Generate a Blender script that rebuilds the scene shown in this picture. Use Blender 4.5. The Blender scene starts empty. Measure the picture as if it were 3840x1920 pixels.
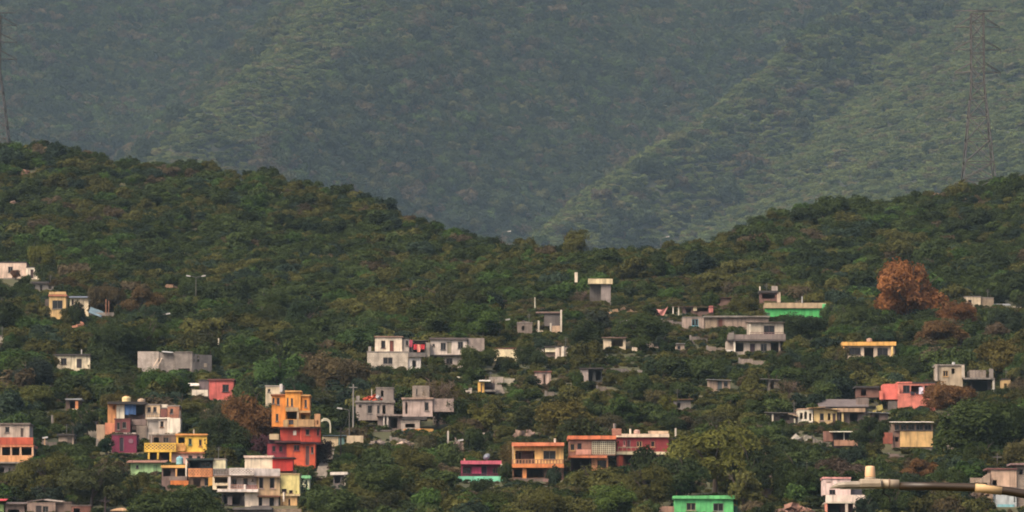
import bpy, bmesh, math, random
import numpy as np
from mathutils import Vector, Matrix
R = math.radians
sc = bpy.context.scene
COL = sc.collection
random.seed(7)

# ------------------------------------------------------------------ camera, sky, sun, exposure
PITCH = R(5.0); HF = R(12.0); F = 1920 / math.tan(HF / 2); CZ = 7.0
cd = bpy.data.cameras.new('camera'); cam = bpy.data.objects.new('camera', cd); COL.objects.link(cam)
cd.sensor_fit = 'HORIZONTAL'; cd.angle = HF; cd.clip_start = 0.5; cd.clip_end = 12000
cam.location = (0, 0, CZ); cam.rotation_euler = (math.pi / 2 + PITCH, 0, 0)
sc.camera = cam
SUN_EL, SUN_AZ = R(50), R(-44)          # azimuth measured from straight behind the camera, negative = from the left
w = bpy.data.worlds.new('World'); sc.world = w; w.use_nodes = True
nt = w.node_tree; bgn = nt.nodes['Background']; sky = nt.nodes.new('ShaderNodeTexSky')
sky.sky_type = 'NISHITA'; sky.sun_disc = False; sky.sun_elevation = SUN_EL
sky.sun_rotation = math.pi - SUN_AZ
sky.air_density = 0.7; sky.dust_density = 6.0; sky.ozone_density = 0.3
nt.links.new(sky.outputs[0], bgn.inputs[0]); bgn.inputs[1].default_value = 0.1
sl = bpy.data.lights.new('sun', 'SUN'); so = bpy.data.objects.new('sun', sl); COL.objects.link(so)
sl.energy = 1.4; sl.angle = R(26); sl.color = (1.0, 0.82, 0.60)
_sd = Vector((math.sin(SUN_AZ) * math.cos(SUN_EL), -math.cos(SUN_AZ) * math.cos(SUN_EL), math.sin(SUN_EL)))
so.rotation_euler = (-_sd).to_track_quat('-Z', 'Y').to_euler(); so.location = (0, -50, 300)
vs = sc.view_settings; vs.view_transform = 'Standard'; vs.look = 'None'; vs.exposure = 1.2; vs.gamma = 1.0
vs.use_curve_mapping = False
sc.cycles.max_bounces = 4; sc.cycles.diffuse_bounces = 2; sc.cycles.glossy_bounces = 2
sc.cycles.transmission_bounces = 2; sc.cycles.volume_bounces = 0; sc.cycles.use_denoising = True
sc.cycles.pixel_filter_type = 'BLACKMAN_HARRIS'; sc.cycles.filter_width = 1.9
sc.cycles.caustics_reflective = False; sc.cycles.caustics_refractive = False

# ------------------------------------------------------------------ pixel rays (photo is 3840 x 1920)
cP, sP = math.cos(PITCH), math.sin(PITCH)
def ray(px, py):
    xc, zc = (px - 1920) / F, (960 - py) / F
    return xc, cP - zc * sP, sP + zc * cP
def P(px, py, D):
    a, b, c = ray(px, py); t = D / b
    return a * t, c * t + CZ
def proj(x, y, z):
    z = z - CZ; f = y * cP + z * sP
    return 1920 + F * x / f, 960 - F * (-y * sP + z * cP) / f
PPM = lambda D: F / D

# ------------------------------------------------------------------ ground shape
_tp = np.array([2300, 1920, 1300, 900, 500, 200.])      # picture row of the ground ...
_td = np.array([500, 600, 800, 1000, 1170, 1300.])      # ... and its distance
def DofPy(py): return float(np.interp(-py, -_tp, _td))
_ys = np.linspace(500, 1300, 401); _pys = np.interp(_ys, _td, _tp)
_zs = np.array([P(1920, p, d)[1] for p, d in zip(_pys, _ys)])
_k = np.ones(9) / 9.0
_zs2 = np.convolve(np.pad(_zs, 4, mode='edge'), _k, 'valid'); _zs[8:-8] = _zs2[8:-8]
_rx = np.array([-1500, 0, 209, 402, 745, 1043, 1342, 1640, 1863, 2087, 2266, 2460, 2683, 2907, 3130, 3429, 3840, 5300.])
_ry = np.array([380, 507, 537, 590, 615, 671, 723, 820, 880, 912, 958, 930, 868, 800, 744, 692, 655, 600.]) + 38
def vnoise(x, y, s, seed=0):
    x = np.asarray(x, float) / s + 31.7 * seed; y = np.asarray(y, float) / s - 17.3 * seed
    xi, yi = np.floor(x), np.floor(y); fx, fy = x - xi, y - yi
    fx = fx * fx * (3 - 2 * fx); fy = fy * fy * (3 - 2 * fy)
    h = lambda a, b: np.modf(np.abs(np.sin(a * 127.1 + b * 311.7 + seed * 74.7) * 43758.5453))[0]
    return (h(xi, yi) * (1 - fx) + h(xi + 1, yi) * fx) * (1 - fy) + (h(xi, yi + 1) * (1 - fx) + h(xi + 1, yi + 1) * fx) * fy
def ground(x, y):
    x = np.asarray(x, float); y = np.asarray(y, float); ysafe = np.maximum(y, 50)
    px = 1920 + F * x / ysafe
    yr = np.interp(-np.interp(px, _rx, _ry), -_tp, _td)
    g = np.interp(np.minimum(y, yr), _ys, _zs)
    g0 = _zs[0] - 0.07 * (500 - y); g = np.where(y < 500, np.maximum(g0, 0.0), g)
    g = g - 0.32 * np.maximum(y - yr, 0)
    amp = np.clip((y - 860) / 120, 0, 1)
    g = g + amp * ((vnoise(x, y, 45, 3) - .5) * 4.5 + (vnoise(x, y, 17, 4) - .5) * 1.8)
    return g
def crest1(y): return -66 + .172 * (y - 2083)
def valley1(y): return 21.6 + .331 * (y - 1928)
MS = 2.0                                  # the mountain stands this much farther off than its plan numbers
def mountain(x, y): return CZ + MS * (mountain_plan(np.asarray(x, float) / MS, np.asarray(y, float) / MS) - CZ)
def mountain_plan(x, y):
    x = np.asarray(x, float); y = np.asarray(y, float)
    z = 137 + CZ + .33 * (y - 1700)
    nodes_x = [x * 0 - 700, crest1(y) - 230, crest1(y) - 95, crest1(y), valley1(y), valley1(y) + 62, valley1(y) + 92, x * 0 + 330 + .25 * (y - 2000), x * 0 + 900]
    nodes_h = [46, 20, -34, 36, -34, 12, -2, 62, 30]
    h = np.zeros_like(z)
    for i in range(len(nodes_h) - 1):
        a, b = nodes_x[i], nodes_x[i + 1]
        t = np.clip((x - a) / np.maximum(b - a, 1), 0, 1); s = .6 * t + .4 * t * t * (3 - 2 * t)
        m = (x >= a) & (x < b)
        h = np.where(m, nodes_h[i] + (nodes_h[i + 1] - nodes_h[i]) * s, h)
    c = x - .22 * (y - 1900)
    return z + h + (vnoise(c, y, 28, 5) - .5) * 9 + (vnoise(c, y * .4, 60, 6) - .5) * 14 + (vnoise(x, y, 14, 8) - .5) * 4

# ------------------------------------------------------------------ materials
def lin(c): return tuple(((v / 255) / 12.92 if v / 255 <= .04045 else ((v / 255 + .055) / 1.055) ** 2.4) for v in c)
_mats = {}
def N(nt, t, **kw):
    n = nt.nodes.new(t)
    for k, v in kw.items(): setattr(n, k, v)
    return n
def mat(rgb, kind='plaster', rough=.9, wear=1.0):
    key = (tuple(rgb), kind, rough, wear)
    if key in _mats: return _mats[key]
    m = bpy.data.materials.new(kind + '_%d_%d_%d' % tuple(rgb)); m.use_nodes = True
    nt = m.node_tree; b = nt.nodes['Principled BSDF']; L = nt.links.new
    b.inputs['Roughness'].default_value = rough
    base = lin(rgb); lu = .3 * base[0] + .6 * base[1] + .1 * base[2]; base = tuple(v * .90 + lu * .10 for v in base); geo = N(nt, 'ShaderNodeNewGeometry'); pos = geo.outputs['Position']
    if kind == 'glass':
        b.inputs['Base Color'].default_value = (*base, 1); b.inputs['Roughness'].default_value = .12
        _mats[key] = m; return m
    rgbn = N(nt, 'ShaderNodeRGB'); rgbn.outputs[0].default_value = (*base, 1); col = rgbn.outputs[0]
    if kind == 'block':
        sep = N(nt, 'ShaderNodeSeparateXYZ'); L(pos, sep.inputs[0])
        ad = N(nt, 'ShaderNodeMath', operation='ADD'); L(sep.outputs[0], ad.inputs[0]); L(sep.outputs[1], ad.inputs[1])
        cmb = N(nt, 'ShaderNodeCombineXYZ'); L(ad.outputs[0], cmb.inputs[0]); L(sep.outputs[2], cmb.inputs[1])
        br = N(nt, 'ShaderNodeTexBrick'); L(cmb.outputs[0], br.inputs['Vector']); br.inputs['Scale'].default_value = 1.0
        br.inputs['Brick Width'].default_value = .42; br.inputs['Row Height'].default_value = .21; br.inputs['Mortar Size'].default_value = .022
        br.inputs['Color1'].default_value = (*base, 1); br.inputs['Color2'].default_value = (*[v * .8 for v in base], 1)
        br.inputs['Mortar'].default_value = (*[v * .6 for v in base], 1); col = br.outputs['Color']
    if kind == 'metal':
        wv = N(nt, 'ShaderNodeTexWave'); wv.inputs['Scale'].default_value = 1.6; wv.bands_direction = 'X'; L(pos, wv.inputs['Vector'])
        bp = N(nt, 'ShaderNodeBump'); bp.inputs['Strength'].default_value = .5; bp.inputs['Distance'].default_value = .05
        L(wv.outputs['Fac'], bp.inputs['Height']); L(bp.outputs[0], b.inputs['Normal'])
    # broad fading of the paint
    n1 = N(nt, 'ShaderNodeTexNoise'); n1.inputs['Scale'].default_value = .9; n1.inputs['Detail'].default_value = 5; L(pos, n1.inputs['Vector'])
    mr = N(nt, 'ShaderNodeMapRange'); L(n1.outputs['Fac'], mr.inputs[0]); mr.inputs[1].default_value = .3; mr.inputs[2].default_value = .7
    mr.inputs[3].default_value = 1 - .34 * wear; mr.inputs[4].default_value = 1 + .08 * wear
    mx = N(nt, 'ShaderNodeVectorMath', operation='SCALE'); L(col, mx.inputs[0]); L(mr.outputs[0], mx.inputs['Scale'])
    # run-off streaks: stretched noise
    mp = N(nt, 'ShaderNodeMapping'); L(pos, mp.inputs['Vector']); mp.inputs['Scale'].default_value = (2.4, 2.4, .35)
    n2 = N(nt, 'ShaderNodeTexNoise'); n2.inputs['Scale'].default_value = 1.0; n2.inputs['Detail'].default_value = 4; L(mp.outputs[0], n2.inputs['Vector'])
    m2 = N(nt, 'ShaderNodeMapRange'); L(n2.outputs['Fac'], m2.inputs[0]); m2.inputs[1].default_value = .48; m2.inputs[2].default_value = .70
    m2.inputs[3].default_value = 0; m2.inputs[4].default_value = .7 * wear
    mix = N(nt, 'ShaderNodeMix', data_type='RGBA'); L(m2.outputs[0], mix.inputs[0]); L(mx.outputs[0], mix.inputs[6])
    mix.inputs[7].default_value = (*[v * .34 + .012 for v in base], 1)
    L(mix.outputs[2], b.inputs['Base Color'])
    _mats[key] = m; return m

def leaf_material():
    m = bpy.data.materials.new('leaves'); m.use_nodes = True; nt = m.node_tree; nt.nodes.clear(); L = nt.links.new
    out = N(nt, 'ShaderNodeOutputMaterial')
    at = N(nt, 'ShaderNodeAttribute', attribute_type='INSTANCER', attribute_name='tint')
    tc = N(nt, 'ShaderNodeTexCoord'); n1 = N(nt, 'ShaderNodeTexNoise'); n1.inputs['Scale'].default_value = 2.2; n1.inputs['Detail'].default_value = 3
    L(tc.outputs['Object'], n1.inputs['Vector'])
    mr = N(nt, 'ShaderNodeMapRange'); L(n1.outputs['Fac'], mr.inputs[0]); mr.inputs[1].default_value = .3; mr.inputs[2].default_value = .7
    mr.inputs[3].default_value = .62; mr.inputs[4].default_value = 1.4
    oi = N(nt, 'ShaderNodeObjectInfo'); m3 = N(nt, 'ShaderNodeMapRange'); L(oi.outputs['Random'], m3.inputs[0])
    m3.inputs[3].default_value = .8; m3.inputs[4].default_value = 1.2
    mu = N(nt, 'ShaderNodeMath', operation='MULTIPLY'); L(mr.outputs[0], mu.inputs[0]); L(m3.outputs[0], mu.inputs[1])
    vm = N(nt, 'ShaderNodeVectorMath', operation='SCALE'); L(at.outputs['Color'], vm.inputs[0]); L(mu.outputs[0], vm.inputs['Scale'])
    d = N(nt, 'ShaderNodeBsdfDiffuse'); t = N(nt, 'ShaderNodeBsdfTranslucent'); L(vm.outputs[0], d.inputs[0]); L(vm.outputs[0], t.inputs[0])
    ms = N(nt, 'ShaderNodeMixShader'); ms.inputs[0].default_value = .28; L(d.outputs[0], ms.inputs[1]); L(t.outputs[0], ms.inputs[2])
    L(ms.outputs[0], out.inputs[0]); return m
LEAF = leaf_material()
BARK = mat((92, 78, 66), 'bark'); BARE = mat((128, 104, 90), 'bark')
def ground_material(name, cols, scale):
    m = bpy.data.materials.new(name); m.use_nodes = True; nt = m.node_tree; b = nt.nodes['Principled BSDF']; L = nt.links.new
    b.inputs['Roughness'].default_value = 1; geo = N(nt, 'ShaderNodeNewGeometry')
    n = N(nt, 'ShaderNodeTexNoise'); n.inputs['Scale'].default_value = scale; n.inputs['Detail'].default_value = 8; L(geo.outputs['Position'], n.inputs['Vector'])
    cr = N(nt, 'ShaderNodeValToRGB'); e = cr.color_ramp.elements
    e[0].position = .32; e[0].color = (*cols[0], 1); e[1].position = .7; e[1].color = (*cols[-1], 1)
    for i, c in enumerate(cols[1:-1]):
        q = e.new(.32 + .38 * (i + 1) / (len(cols) - 1)); q.color = (*c, 1)
    L(n.outputs['Fac'], cr.inputs[0]); L(cr.outputs[0], b.inputs['Base Color'])
    return m

# ------------------------------------------------------------------ mesh helpers
def mesh_obj(name, v, f, m, parent=None, smooth=False):
    me = bpy.data.meshes.new(name); me.from_pydata(v, [], f); me.materials.append(m)
    if smooth: me.polygons.foreach_set('use_smooth', [True] * len(me.polygons))
    o = bpy.data.objects.new(name, me); COL.objects.link(o); o.parent = parent
    return o
def tag(o, label=None, cat=None, group=None, kind=None):
    if label: o['label'] = label
    if cat: o['category'] = cat
    if group: o['group'] = group
    if kind: o['kind'] = kind
    return o
class MB:
    def __init__(s): s.v = []; s.f = []
    def hexa(s, c):
        n = len(s.v); s.v += [tuple(p) for p in c]
        s.f += [tuple(n + i for i in q) for q in ((0, 3, 2, 1), (4, 5, 6, 7), (0, 1, 5, 4), (1, 2, 6, 5), (2, 3, 7, 6), (3, 0, 4, 7))]
    def box(s, x0, y0, z0, x1, y1, z1):
        s.hexa([(x0, y0, z0), (x1, y0, z0), (x1, y1, z0), (x0, y1, z0), (x0, y0, z1), (x1, y0, z1), (x1, y1, z1), (x0, y1, z1)])
    def quad(s, a, b, c, d):
        n = len(s.v); s.v += [tuple(a), tuple(b), tuple(c), tuple(d)]; s.f.append((n, n + 1, n + 2, n + 3))
    def tube(s, pts, rad, k=6):
        pts = [Vector(p) for p in pts]; n0 = len(s.v)
        if not hasattr(rad, '__len__'): rad = [rad] * len(pts)
        for i, p in enumerate(pts):
            d = (pts[min(i + 1, len(pts) - 1)] - pts[max(i - 1, 0)]).normalized()
            u = d.cross(Vector((0, 0, 1)) if abs(d.z) < .9 else Vector((1, 0, 0))).normalized(); w2 = d.cross(u)
            for j in range(k):
                a = 2 * math.pi * j / k; s.v.append(tuple(p + (u * math.cos(a) + w2 * math.sin(a)) * rad[i]))
        for i in range(len(pts) - 1):
            for j in range(k):
                a, b = n0 + i * k + j, n0 + i * k + (j + 1) % k
                s.f.append((a, b, b + k, a + k))
        s.f.append(tuple(n0 + j for j in range(k))[::-1]); s.f.append(tuple(n0 + (len(pts) - 1) * k + j for j in range(k)))
    def lathe(s, c, prof, k=14):
        n0 = len(s.v)
        for r, z in prof:
            for j in range(k):
                a = 2 * math.pi * j / k; s.v.append((c[0] + r * math.cos(a), c[1] + r * math.sin(a), c[2] + z))
        for i in range(len(prof) - 1):
            for j in range(k):
                a, b = n0 + i * k + j, n0 + i * k + (j + 1) % k
                s.f.append((a, b, b + k, a + k))
        s.f.append(tuple(n0 + j for j in range(k))[::-1]); s.f.append(tuple(n0 + (len(prof) - 1) * k + j for j in range(k)))
    def build(s, name, m, parent=None, smooth=False): return mesh_obj(name, s.v, s.f, m, parent, smooth)

# ------------------------------------------------------------------ the setting: hillside, mountain, haze
def grid(name, xs, ys, fn, m, polar):
    X, Y = np.meshgrid(xs, ys)
    if polar: X = X * np.maximum(Y, 60)
    Z = fn(X, Y); v = np.stack([X.ravel(), Y.ravel(), Z.ravel()], 1)
    nx, ny = len(xs), len(ys)
    i = np.arange((nx - 1) * (ny - 1)); a = (i // (nx - 1)) * nx + i % (nx - 1)
    me = bpy.data.meshes.new(name); me.from_pydata(v.tolist(), [], np.stack([a, a + 1, a + 1 + nx, a + nx], 1).tolist())
    me.materials.append(m); me.polygons.foreach_set('use_smooth', [True] * len(me.polygons))
    o = bpy.data.objects.new(name, me); COL.objects.link(o); tag(o, kind='structure'); return o
MG = ground_material('hill_soil', [(.030, .034, .014), (.060, .060, .022), (.11, .088, .045)], .12)
MM = ground_material('mountain_soil', [(.022, .027, .014), (.034, .036, .018), (.045, .042, .025)], .05)
grid('hillside', np.linspace(-.26, .26, 150), np.concatenate([[-60, 0, 60, 150, 250, 350, 430], np.linspace(480, 1560, 340)]), ground, MG, True)
grid('mountain', np.linspace(-1040, 1240, 230), np.linspace(2500, 5800, 270), mountain, MM, False)
def add_haze():
    m = bpy.data.materials.new('haze'); m.use_nodes = True; nt = m.node_tree; nt.nodes.clear()
    out = N(nt, 'ShaderNodeOutputMaterial'); v = N(nt, 'ShaderNodeVolumePrincipled')
    v.inputs['Color'].default_value = (.57, .80, .97, 1); v.inputs['Density'].default_value = HAZE_DENSITY; v.inputs['Anisotropy'].default_value = .0
    nt.links.new(v.outputs[0], out.inputs['Volume']); m.cycles.homogeneous_volume = True
    b = MB(); b.box(-1500, -120, -1.5, 1600, 5900, 1400); tag(b.build('haze', m), 'thin even haze filling the air over the valley', 'haze', kind='stuff')
HAZE_DENSITY = .000043
# ------------------------------------------------------------------ houses
HOUSES = []; ALLH = []
PROT = []                       # picture rectangles kept free of scattered trees: x0, y0, x1, y1, distance
DARK = mat((30, 28, 30), 'glass'); FRAME = mat((120, 112, 104), 'paint'); GREY = mat((150, 140, 130), 'concrete')
class House:
    def __init__(s, name, label, px, by, phi=0, cat='house', group=None, D=None):
        s.D = D or DofPy(by); s.by = by; s.phi = R(phi)
        s.x = P(px, by, s.D)[0]; s.y = s.D; s.z = float(ground(s.x, s.y)); s.name = name
        s.t = Vector((math.cos(s.phi), math.sin(s.phi), 0)); s.n = Vector((-math.sin(s.phi), math.cos(s.phi), 0))   # n points inward
        s.o = bpy.data.objects.new(name, None); COL.objects.link(s.o); s.o.location = (s.x, s.y, s.z); s.o.empty_display_size = .5
        HOUSES.append((px, by, label)); tag(s.o, label, cat, group); s.O = Vector((s.x, s.y, s.z)); s.piv = Vector((0, 0, 0)); ALLH.append(s)
    def turn(s, phi, px, d=0):                             # following walls run from this corner at a new angle
        a, _ = s.hit(px, s.by, d); s.piv = s.piv + s.t * a + s.n * d; f = R(phi)
        s.t = Vector((math.cos(f), math.sin(f), 0)); s.n = Vector((-math.sin(f), math.cos(f), 0))
    # a picture point on the vertical plane through O + base (local) running along direction d -> (distance along d, height above base)
    def hit(s, px, py, off=0, side=None):
        a, b, c = ray(px, py)
        if side is None: p0 = s.O + s.piv + s.n * off; d = s.t; nn = s.n
        else: p0 = s.O + s.piv + s.t * side[0] + s.n * side[1]; d = s.n; nn = s.t
        den = a * nn.x + b * nn.y
        k = (p0.x * nn.x + p0.y * nn.y) / den
        q = Vector((a * k, b * k, c * k + CZ)); return (q - p0).dot(d), q.z - s.z
    def rect(s, x0, y0, x1, y1, off=0, side=None):
        xm, ym = (x0 + x1) / 2, (y0 + y1) / 2
        return s.hit(x0, ym, off, side)[0], s.hit(x1, ym, off, side)[0], s.hit(xm, y1, off, side)[1], s.hit(xm, y0, off, side)[1]
    def loc(s, a, d, h): return s.piv + s.t * a + s.n * d + Vector((0, 0, h))     # along, inward, up
    def hexa(s, mb, a0, a1, d0, d1, h0, h1):
        L = s.loc
        mb.hexa([L(a0, d0, h0), L(a1, d0, h0), L(a1, d1, h0), L(a0, d1, h0), L(a0, d0, h1), L(a1, d0, h1), L(a1, d1, h1), L(a0, d1, h1)])
    def lbox(s, name, a0, a1, d0, d1, h0, h1, m, parent=None):
        mb = MB(); s.hexa(mb, a0, a1, d0, d1, h0, h1); j = .035           # hand-built: no edge is quite true
        mb.v = [(q[0] + rgu(-j, j), q[1] + rgu(0, .01), q[2] + rgu(-j, j)) for q in mb.v]; return mb.build(name, m, parent or s.o)
    def prot(s, x0, y0, x1, y1): PROT.append((x0, y0, x1, y1, s.D))
    def box(s, name, x0, y0, x1, y1, m, d=0, dep=.3, parent=None, prot=True):
        a0, a1, h0, h1 = s.rect(x0, y0, x1, y1, d)
        if y1 >= s.by - 2: h0 -= 1.4
        if prot: s.prot(x0, y0, x1, y1)
        return s.lbox(name, a0, a1, d, d + dep, h0, h1, m, parent)
    # panel with openings; frame gives the mapping (u along, depth, h) -> local vector
    def panel(s, fr, u0, u1, h0, h1, holes, m, th=.2):
        us = sorted({u0, u1, *[c for h in holes for c in h[:2]]}); hs = sorted({h0, h1, *[c for h in holes for c in h[2:4]]})
        us = [u for u in us if u0 - 1e-6 <= u <= u1 + 1e-6]; hs = [u for u in hs if h0 - 1e-6 <= u <= h1 + 1e-6]
        nu, nh = len(us) - 1, len(hs) - 1
        def solid(i, j):
            if not (0 <= i < nu and 0 <= j < nh): return False
            cu, ch = (us[i] + us[i + 1]) / 2, (hs[j] + hs[j + 1]) / 2
            return not any(h[0] < cu < h[1] and h[2] < ch < h[3] for h in holes)
        mb = MB()
        for i in range(nu):
            for j in range(nh):
                if not solid(i, j): continue
                a, b, c, e = us[i], us[i + 1], hs[j], hs[j + 1]
                mb.quad(fr(a, 0, c), fr(b, 0, c), fr(b, 0, e), fr(a, 0, e)); mb.quad(fr(b, th, c), fr(a, th, c), fr(a, th, e), fr(b, th, e))
                if not solid(i - 1, j): mb.quad(fr(a, th, c), fr(a, 0, c), fr(a, 0, e), fr(a, th, e))
                if not solid(i + 1, j): mb.quad(fr(b, 0, c), fr(b, th, c), fr(b, th, e), fr(b, 0, e))
                if not solid(i, j - 1): mb.quad(fr(a, th, c), fr(b, th, c), fr(b, 0, c), fr(a, 0, c))
                if not solid(i, j + 1): mb.quad(fr(a, 0, e), fr(b, 0, e), fr(b, th, e), fr(a, th, e))
        return mb.build('wall', m, s.o)
    def fbox(s, mb, fr, u0, u1, d0, d1, h0, h1):
        mb.hexa([fr(u0, d0, h0), fr(u1, d0, h0), fr(u1, d1, h0), fr(u0, d1, h0), fr(u0, d0, h1), fr(u1, d0, h1), fr(u1, d1, h1), fr(u0, d1, h1)])
    def fill(s, fr, hole, kind, c=None):
        u0, u1, h0, h1 = hole
        if kind == 'o': return
        if kind == 'd':
            mb = MB(); s.fbox(mb, fr, u0, u1, .10, .15, h0, h1); d = mb.build('door', mat(c or (84, 56, 48), 'paint'), s.o)
            mb = MB(); e = .06
            s.fbox(mb, fr, u0, u0 + e, .05, .10, h0, h1); s.fbox(mb, fr, u1 - e, u1, .05, .10, h0, h1); s.fbox(mb, fr, u0 + e, u1 - e, .05, .10, h1 - e, h1)
            mb.build('frame', FRAME, d); return
        e = .07; mb = MB(); fm = mat(c, 'paint') if c else FRAME
        s.fbox(mb, fr, u0, u0 + e, .06, .12, h0, h1); s.fbox(mb, fr, u1 - e, u1, .06, .12, h0, h1)
        s.fbox(mb, fr, u0 + e, u1 - e, .06, .12, h1 - e, h1); s.fbox(mb, fr, u0 + e, u1 - e, .06, .12, h0, h0 + e)
        if u1 - u0 > .7: s.fbox(mb, fr, (u0 + u1) / 2 - .03, (u0 + u1) / 2 + .03, .065, .115, h0 + e, h1 - e)
        wn = mb.build('window', fm, s.o)
        if kind == 'w':
            n = 2 if u1 - u0 > .7 else 1
            for i in range(n):
                a = u0 + e if i == 0 else (u0 + u1) / 2 + .03; b = u1 - e if i == n - 1 else (u0 + u1) / 2 - .03
                mb = MB(); mb.quad(fr(a, .10, h0 + e), fr(b, .10, h0 + e), fr(b, .10, h1 - e), fr(a, .10, h1 - e)); mb.build('pane', DARK, wn)
        mb = MB(); s.fbox(mb, fr, u0 - .08, u1 + .08, -.09, -.005, h0 - .10, h0 - .005); mb.build('sill', fm, wn)
    def room(s, x0, y0, x1, y1, m, ops=(), dep=5, d=0, rops=(), lops=(), roof=True, rm=None, over=.08, th=.2, hr=None, side=None, rt=.16):
        a0, a1, h0, h1 = s.rect(x0, y0, x1, y1, d)
        if y1 >= s.by - 2: h0 -= 1.4
        s.prot(x0, y0, x1, y1)
        fr = lambda u, q, h: s.loc(u, d + q, h)
        holes = []
        for o in ops:
            r = list(s.rect(*o[:4], d)); r[0] = max(r[0], a0 + .06); r[1] = min(r[1], a1 - .06); r[2] = max(r[2], h0 + .05); r[3] = min(r[3], h1 - .05); holes.append((r, o))
        s.panel(fr, a0, a1, h0, h1, [h for h, _ in holes], m, th)
        for h, o in holes: s.fill(fr, h, *o[4:])
        sm = side or m
        for sd, sops in (('L', lops), ('R', rops)):
            if sd == 'R': fs = lambda u, q, h: s.loc(a1 - q, d + th + .002 + u, h); so_ = (a1, d + th + .002)
            else: fs = lambda u, q, h: s.loc(a0 + q, d + th + .002 + u, h); so_ = (a0, d + th + .002)
            hh = []
            for o in sops:
                r = list(s.rect(*o[:4], 0, so_)); r[0], r[1] = max(min(r[0], r[1]), .1), min(max(r[0], r[1]), dep - .3); r[2] = max(r[2], h0 + .05); r[3] = min(r[3], h1 - .05); hh.append((r, o))
            s.panel(fs, 0, dep - 2 * th - .004, h0, h1, [h for h, _ in hh], sm, th)
            for h, o in hh: s.fill(fs, h, *o[4:])
        s.panel(lambda u, q, h: s.loc(u, d + dep - th + q, h), a0, a1, h0, h1, [], sm, th)
        s.panel(lambda u, q, h: s.loc(u, d + th + .05 + h, h0 + 1.45 if y1 >= s.by - 2 else h0 + .02 + q), a0 + th, a1 - th, 0, dep - 2 * th - .1, [], GREY, .06).name = 'floor'
        if roof:
            s.lbox('roof', a0 - over, a1 + over, d - over, d + dep + .05, h1 + .003, h1 + .003 + (hr or rt), rm or m)
        s.last = (a0, a1, h0, h1, d, dep); s.lastf = (s.t.copy(), s.n.copy(), s.piv.copy()); return s.last
    def slab(s, x0, x1, y0, y1, m, out=.5, dep=3, name='slab', d=0):
        return s.box(name, x0, y0, x1, y1, m, d - out, dep + out)
    def lattice(s, x0, y0, x1, y1, m, d=0, cell=.42, rail=.12):
        a0, a1, h0, h1 = s.rect(x0, y0, x1, y1, d); s.prot(x0, y0, x1, y1); mb = MB()
        s.hexa(mb, a0, a1, d, d + .14, h1 - rail, h1); s.hexa(mb, a0, a1, d, d + .14, h0, h0 + rail)
        s.hexa(mb, a0, a0 + .12, d + .002, d + .138, h0 + rail, h1 - rail); s.hexa(mb, a1 - .12, a1, d + .002, d + .138, h0 + rail, h1 - rail)
        b0, b1 = h0 + rail, h1 - rail; nr = max(1, round((b1 - b0) / cell)); nc = max(2, round((a1 - a0 - .24) / cell))
        cu, chh = (a1 - a0 - .24) / nc, (b1 - b0) / nr; wd = .085
        for i in range(nc):
            for j in range(nr):
                u, h = a0 + .12 + i * cu, b0 + j * chh
                for k, (ua, ub) in enumerate(((u, u + cu), (u + cu, u))):
                    dd = d + .03 + .004 * k
                    L = s.loc
                    mb.hexa([L(ua - wd, dd, h), L(ua + wd, dd, h), L(ua + wd, dd + .06, h), L(ua - wd, dd + .06, h),
                             L(ub - wd, dd, h + chh), L(ub + wd, dd, h + chh), L(ub + wd, dd + .06, h + chh), L(ub - wd, dd + .06, h + chh)])
        return mb.build('lattice_parapet', m, s.o)
    def gridwork(s, x0, y0, x1, y1, m, d=0, nx=8, ny=5, bar=.07, name='grille'):
        a0, a1, h0, h1 = s.rect(x0, y0, x1, y1, d); s.prot(x0, y0, x1, y1); mb = MB()
        for i in range(nx + 1):
            u = a0 + (a1 - a0) * i / nx; s.hexa(mb, u - bar / 2, u + bar / 2, d, d + .08, h0, h1)
        for j in range(ny + 1):
            h = h0 + (h1 - h0) * j / ny; s.hexa(mb, a0, a1, d + .01, d + .07, h - bar / 2, h + bar / 2)
        return mb.build(name, m, s.o)
    def railing(s, x0, y0, x1, y1, m, d=0, step=.28, bar=.09):
        a0, a1, h0, h1 = s.rect(x0, y0, x1, y1, d); mb = MB(); n = max(2, int((a1 - a0) / step))
        s.hexa(mb, a0, a1, d, d + .12, h1 - .09, h1); s.hexa(mb, a0, a1, d, d + .12, h0, h0 + .08)
        for i in range(n + 1):
            u = a0 + bar / 2 + (a1 - a0 - bar) * i / n; s.hexa(mb, u - bar / 2, u + bar / 2, d + .02, d + .1, h0 + .08, h1 - .09)
        s.prot(x0, y0, x1, y1); return mb.build('railing', m, s.o)
    def shed_roof(s, x0, x1, y0, y1, m, out=.6, dep=3.5, tilt=.25, d=0, name='roof', th=.07, lean=0):
        """single-pitch sheet roof: front edge at row y1 (left end) and y1 + lean (right end), rising towards the back"""
        a0, a1, h0, h1 = s.rect(x0, y0, x1, y1, d - out); L = s.loc; mb = MB(); sl = lean / PPM(s.D); s.prot(x0, y0, x1, y1)
        r = tilt * (dep + out)
        mb.hexa([L(a0, d - out, h0), L(a1, d - out, h0 - sl), L(a1, d + dep, h0 - sl + r), L(a0, d + dep, h0 + r),
                 L(a0, d - out, h0 + th), L(a1, d - out, h0 - sl + th), L(a1, d + dep, h0 - sl + r + th), L(a0, d + dep, h0 + r + th)])
        return mb.build(name, m, s.o)
    def pipe(s, px, y0, y1, m=None, r=.07, d=1.0, name='vent_pipe'):
        a, _, h0, h1 = s.rect(px, y0, px + 1, y1, d); mb = MB(); mb.tube([s.loc(a, d, h0 - .3), s.loc(a, d, h1)], r, 6); return mb.build(name, m or GREY, s.o)
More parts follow.
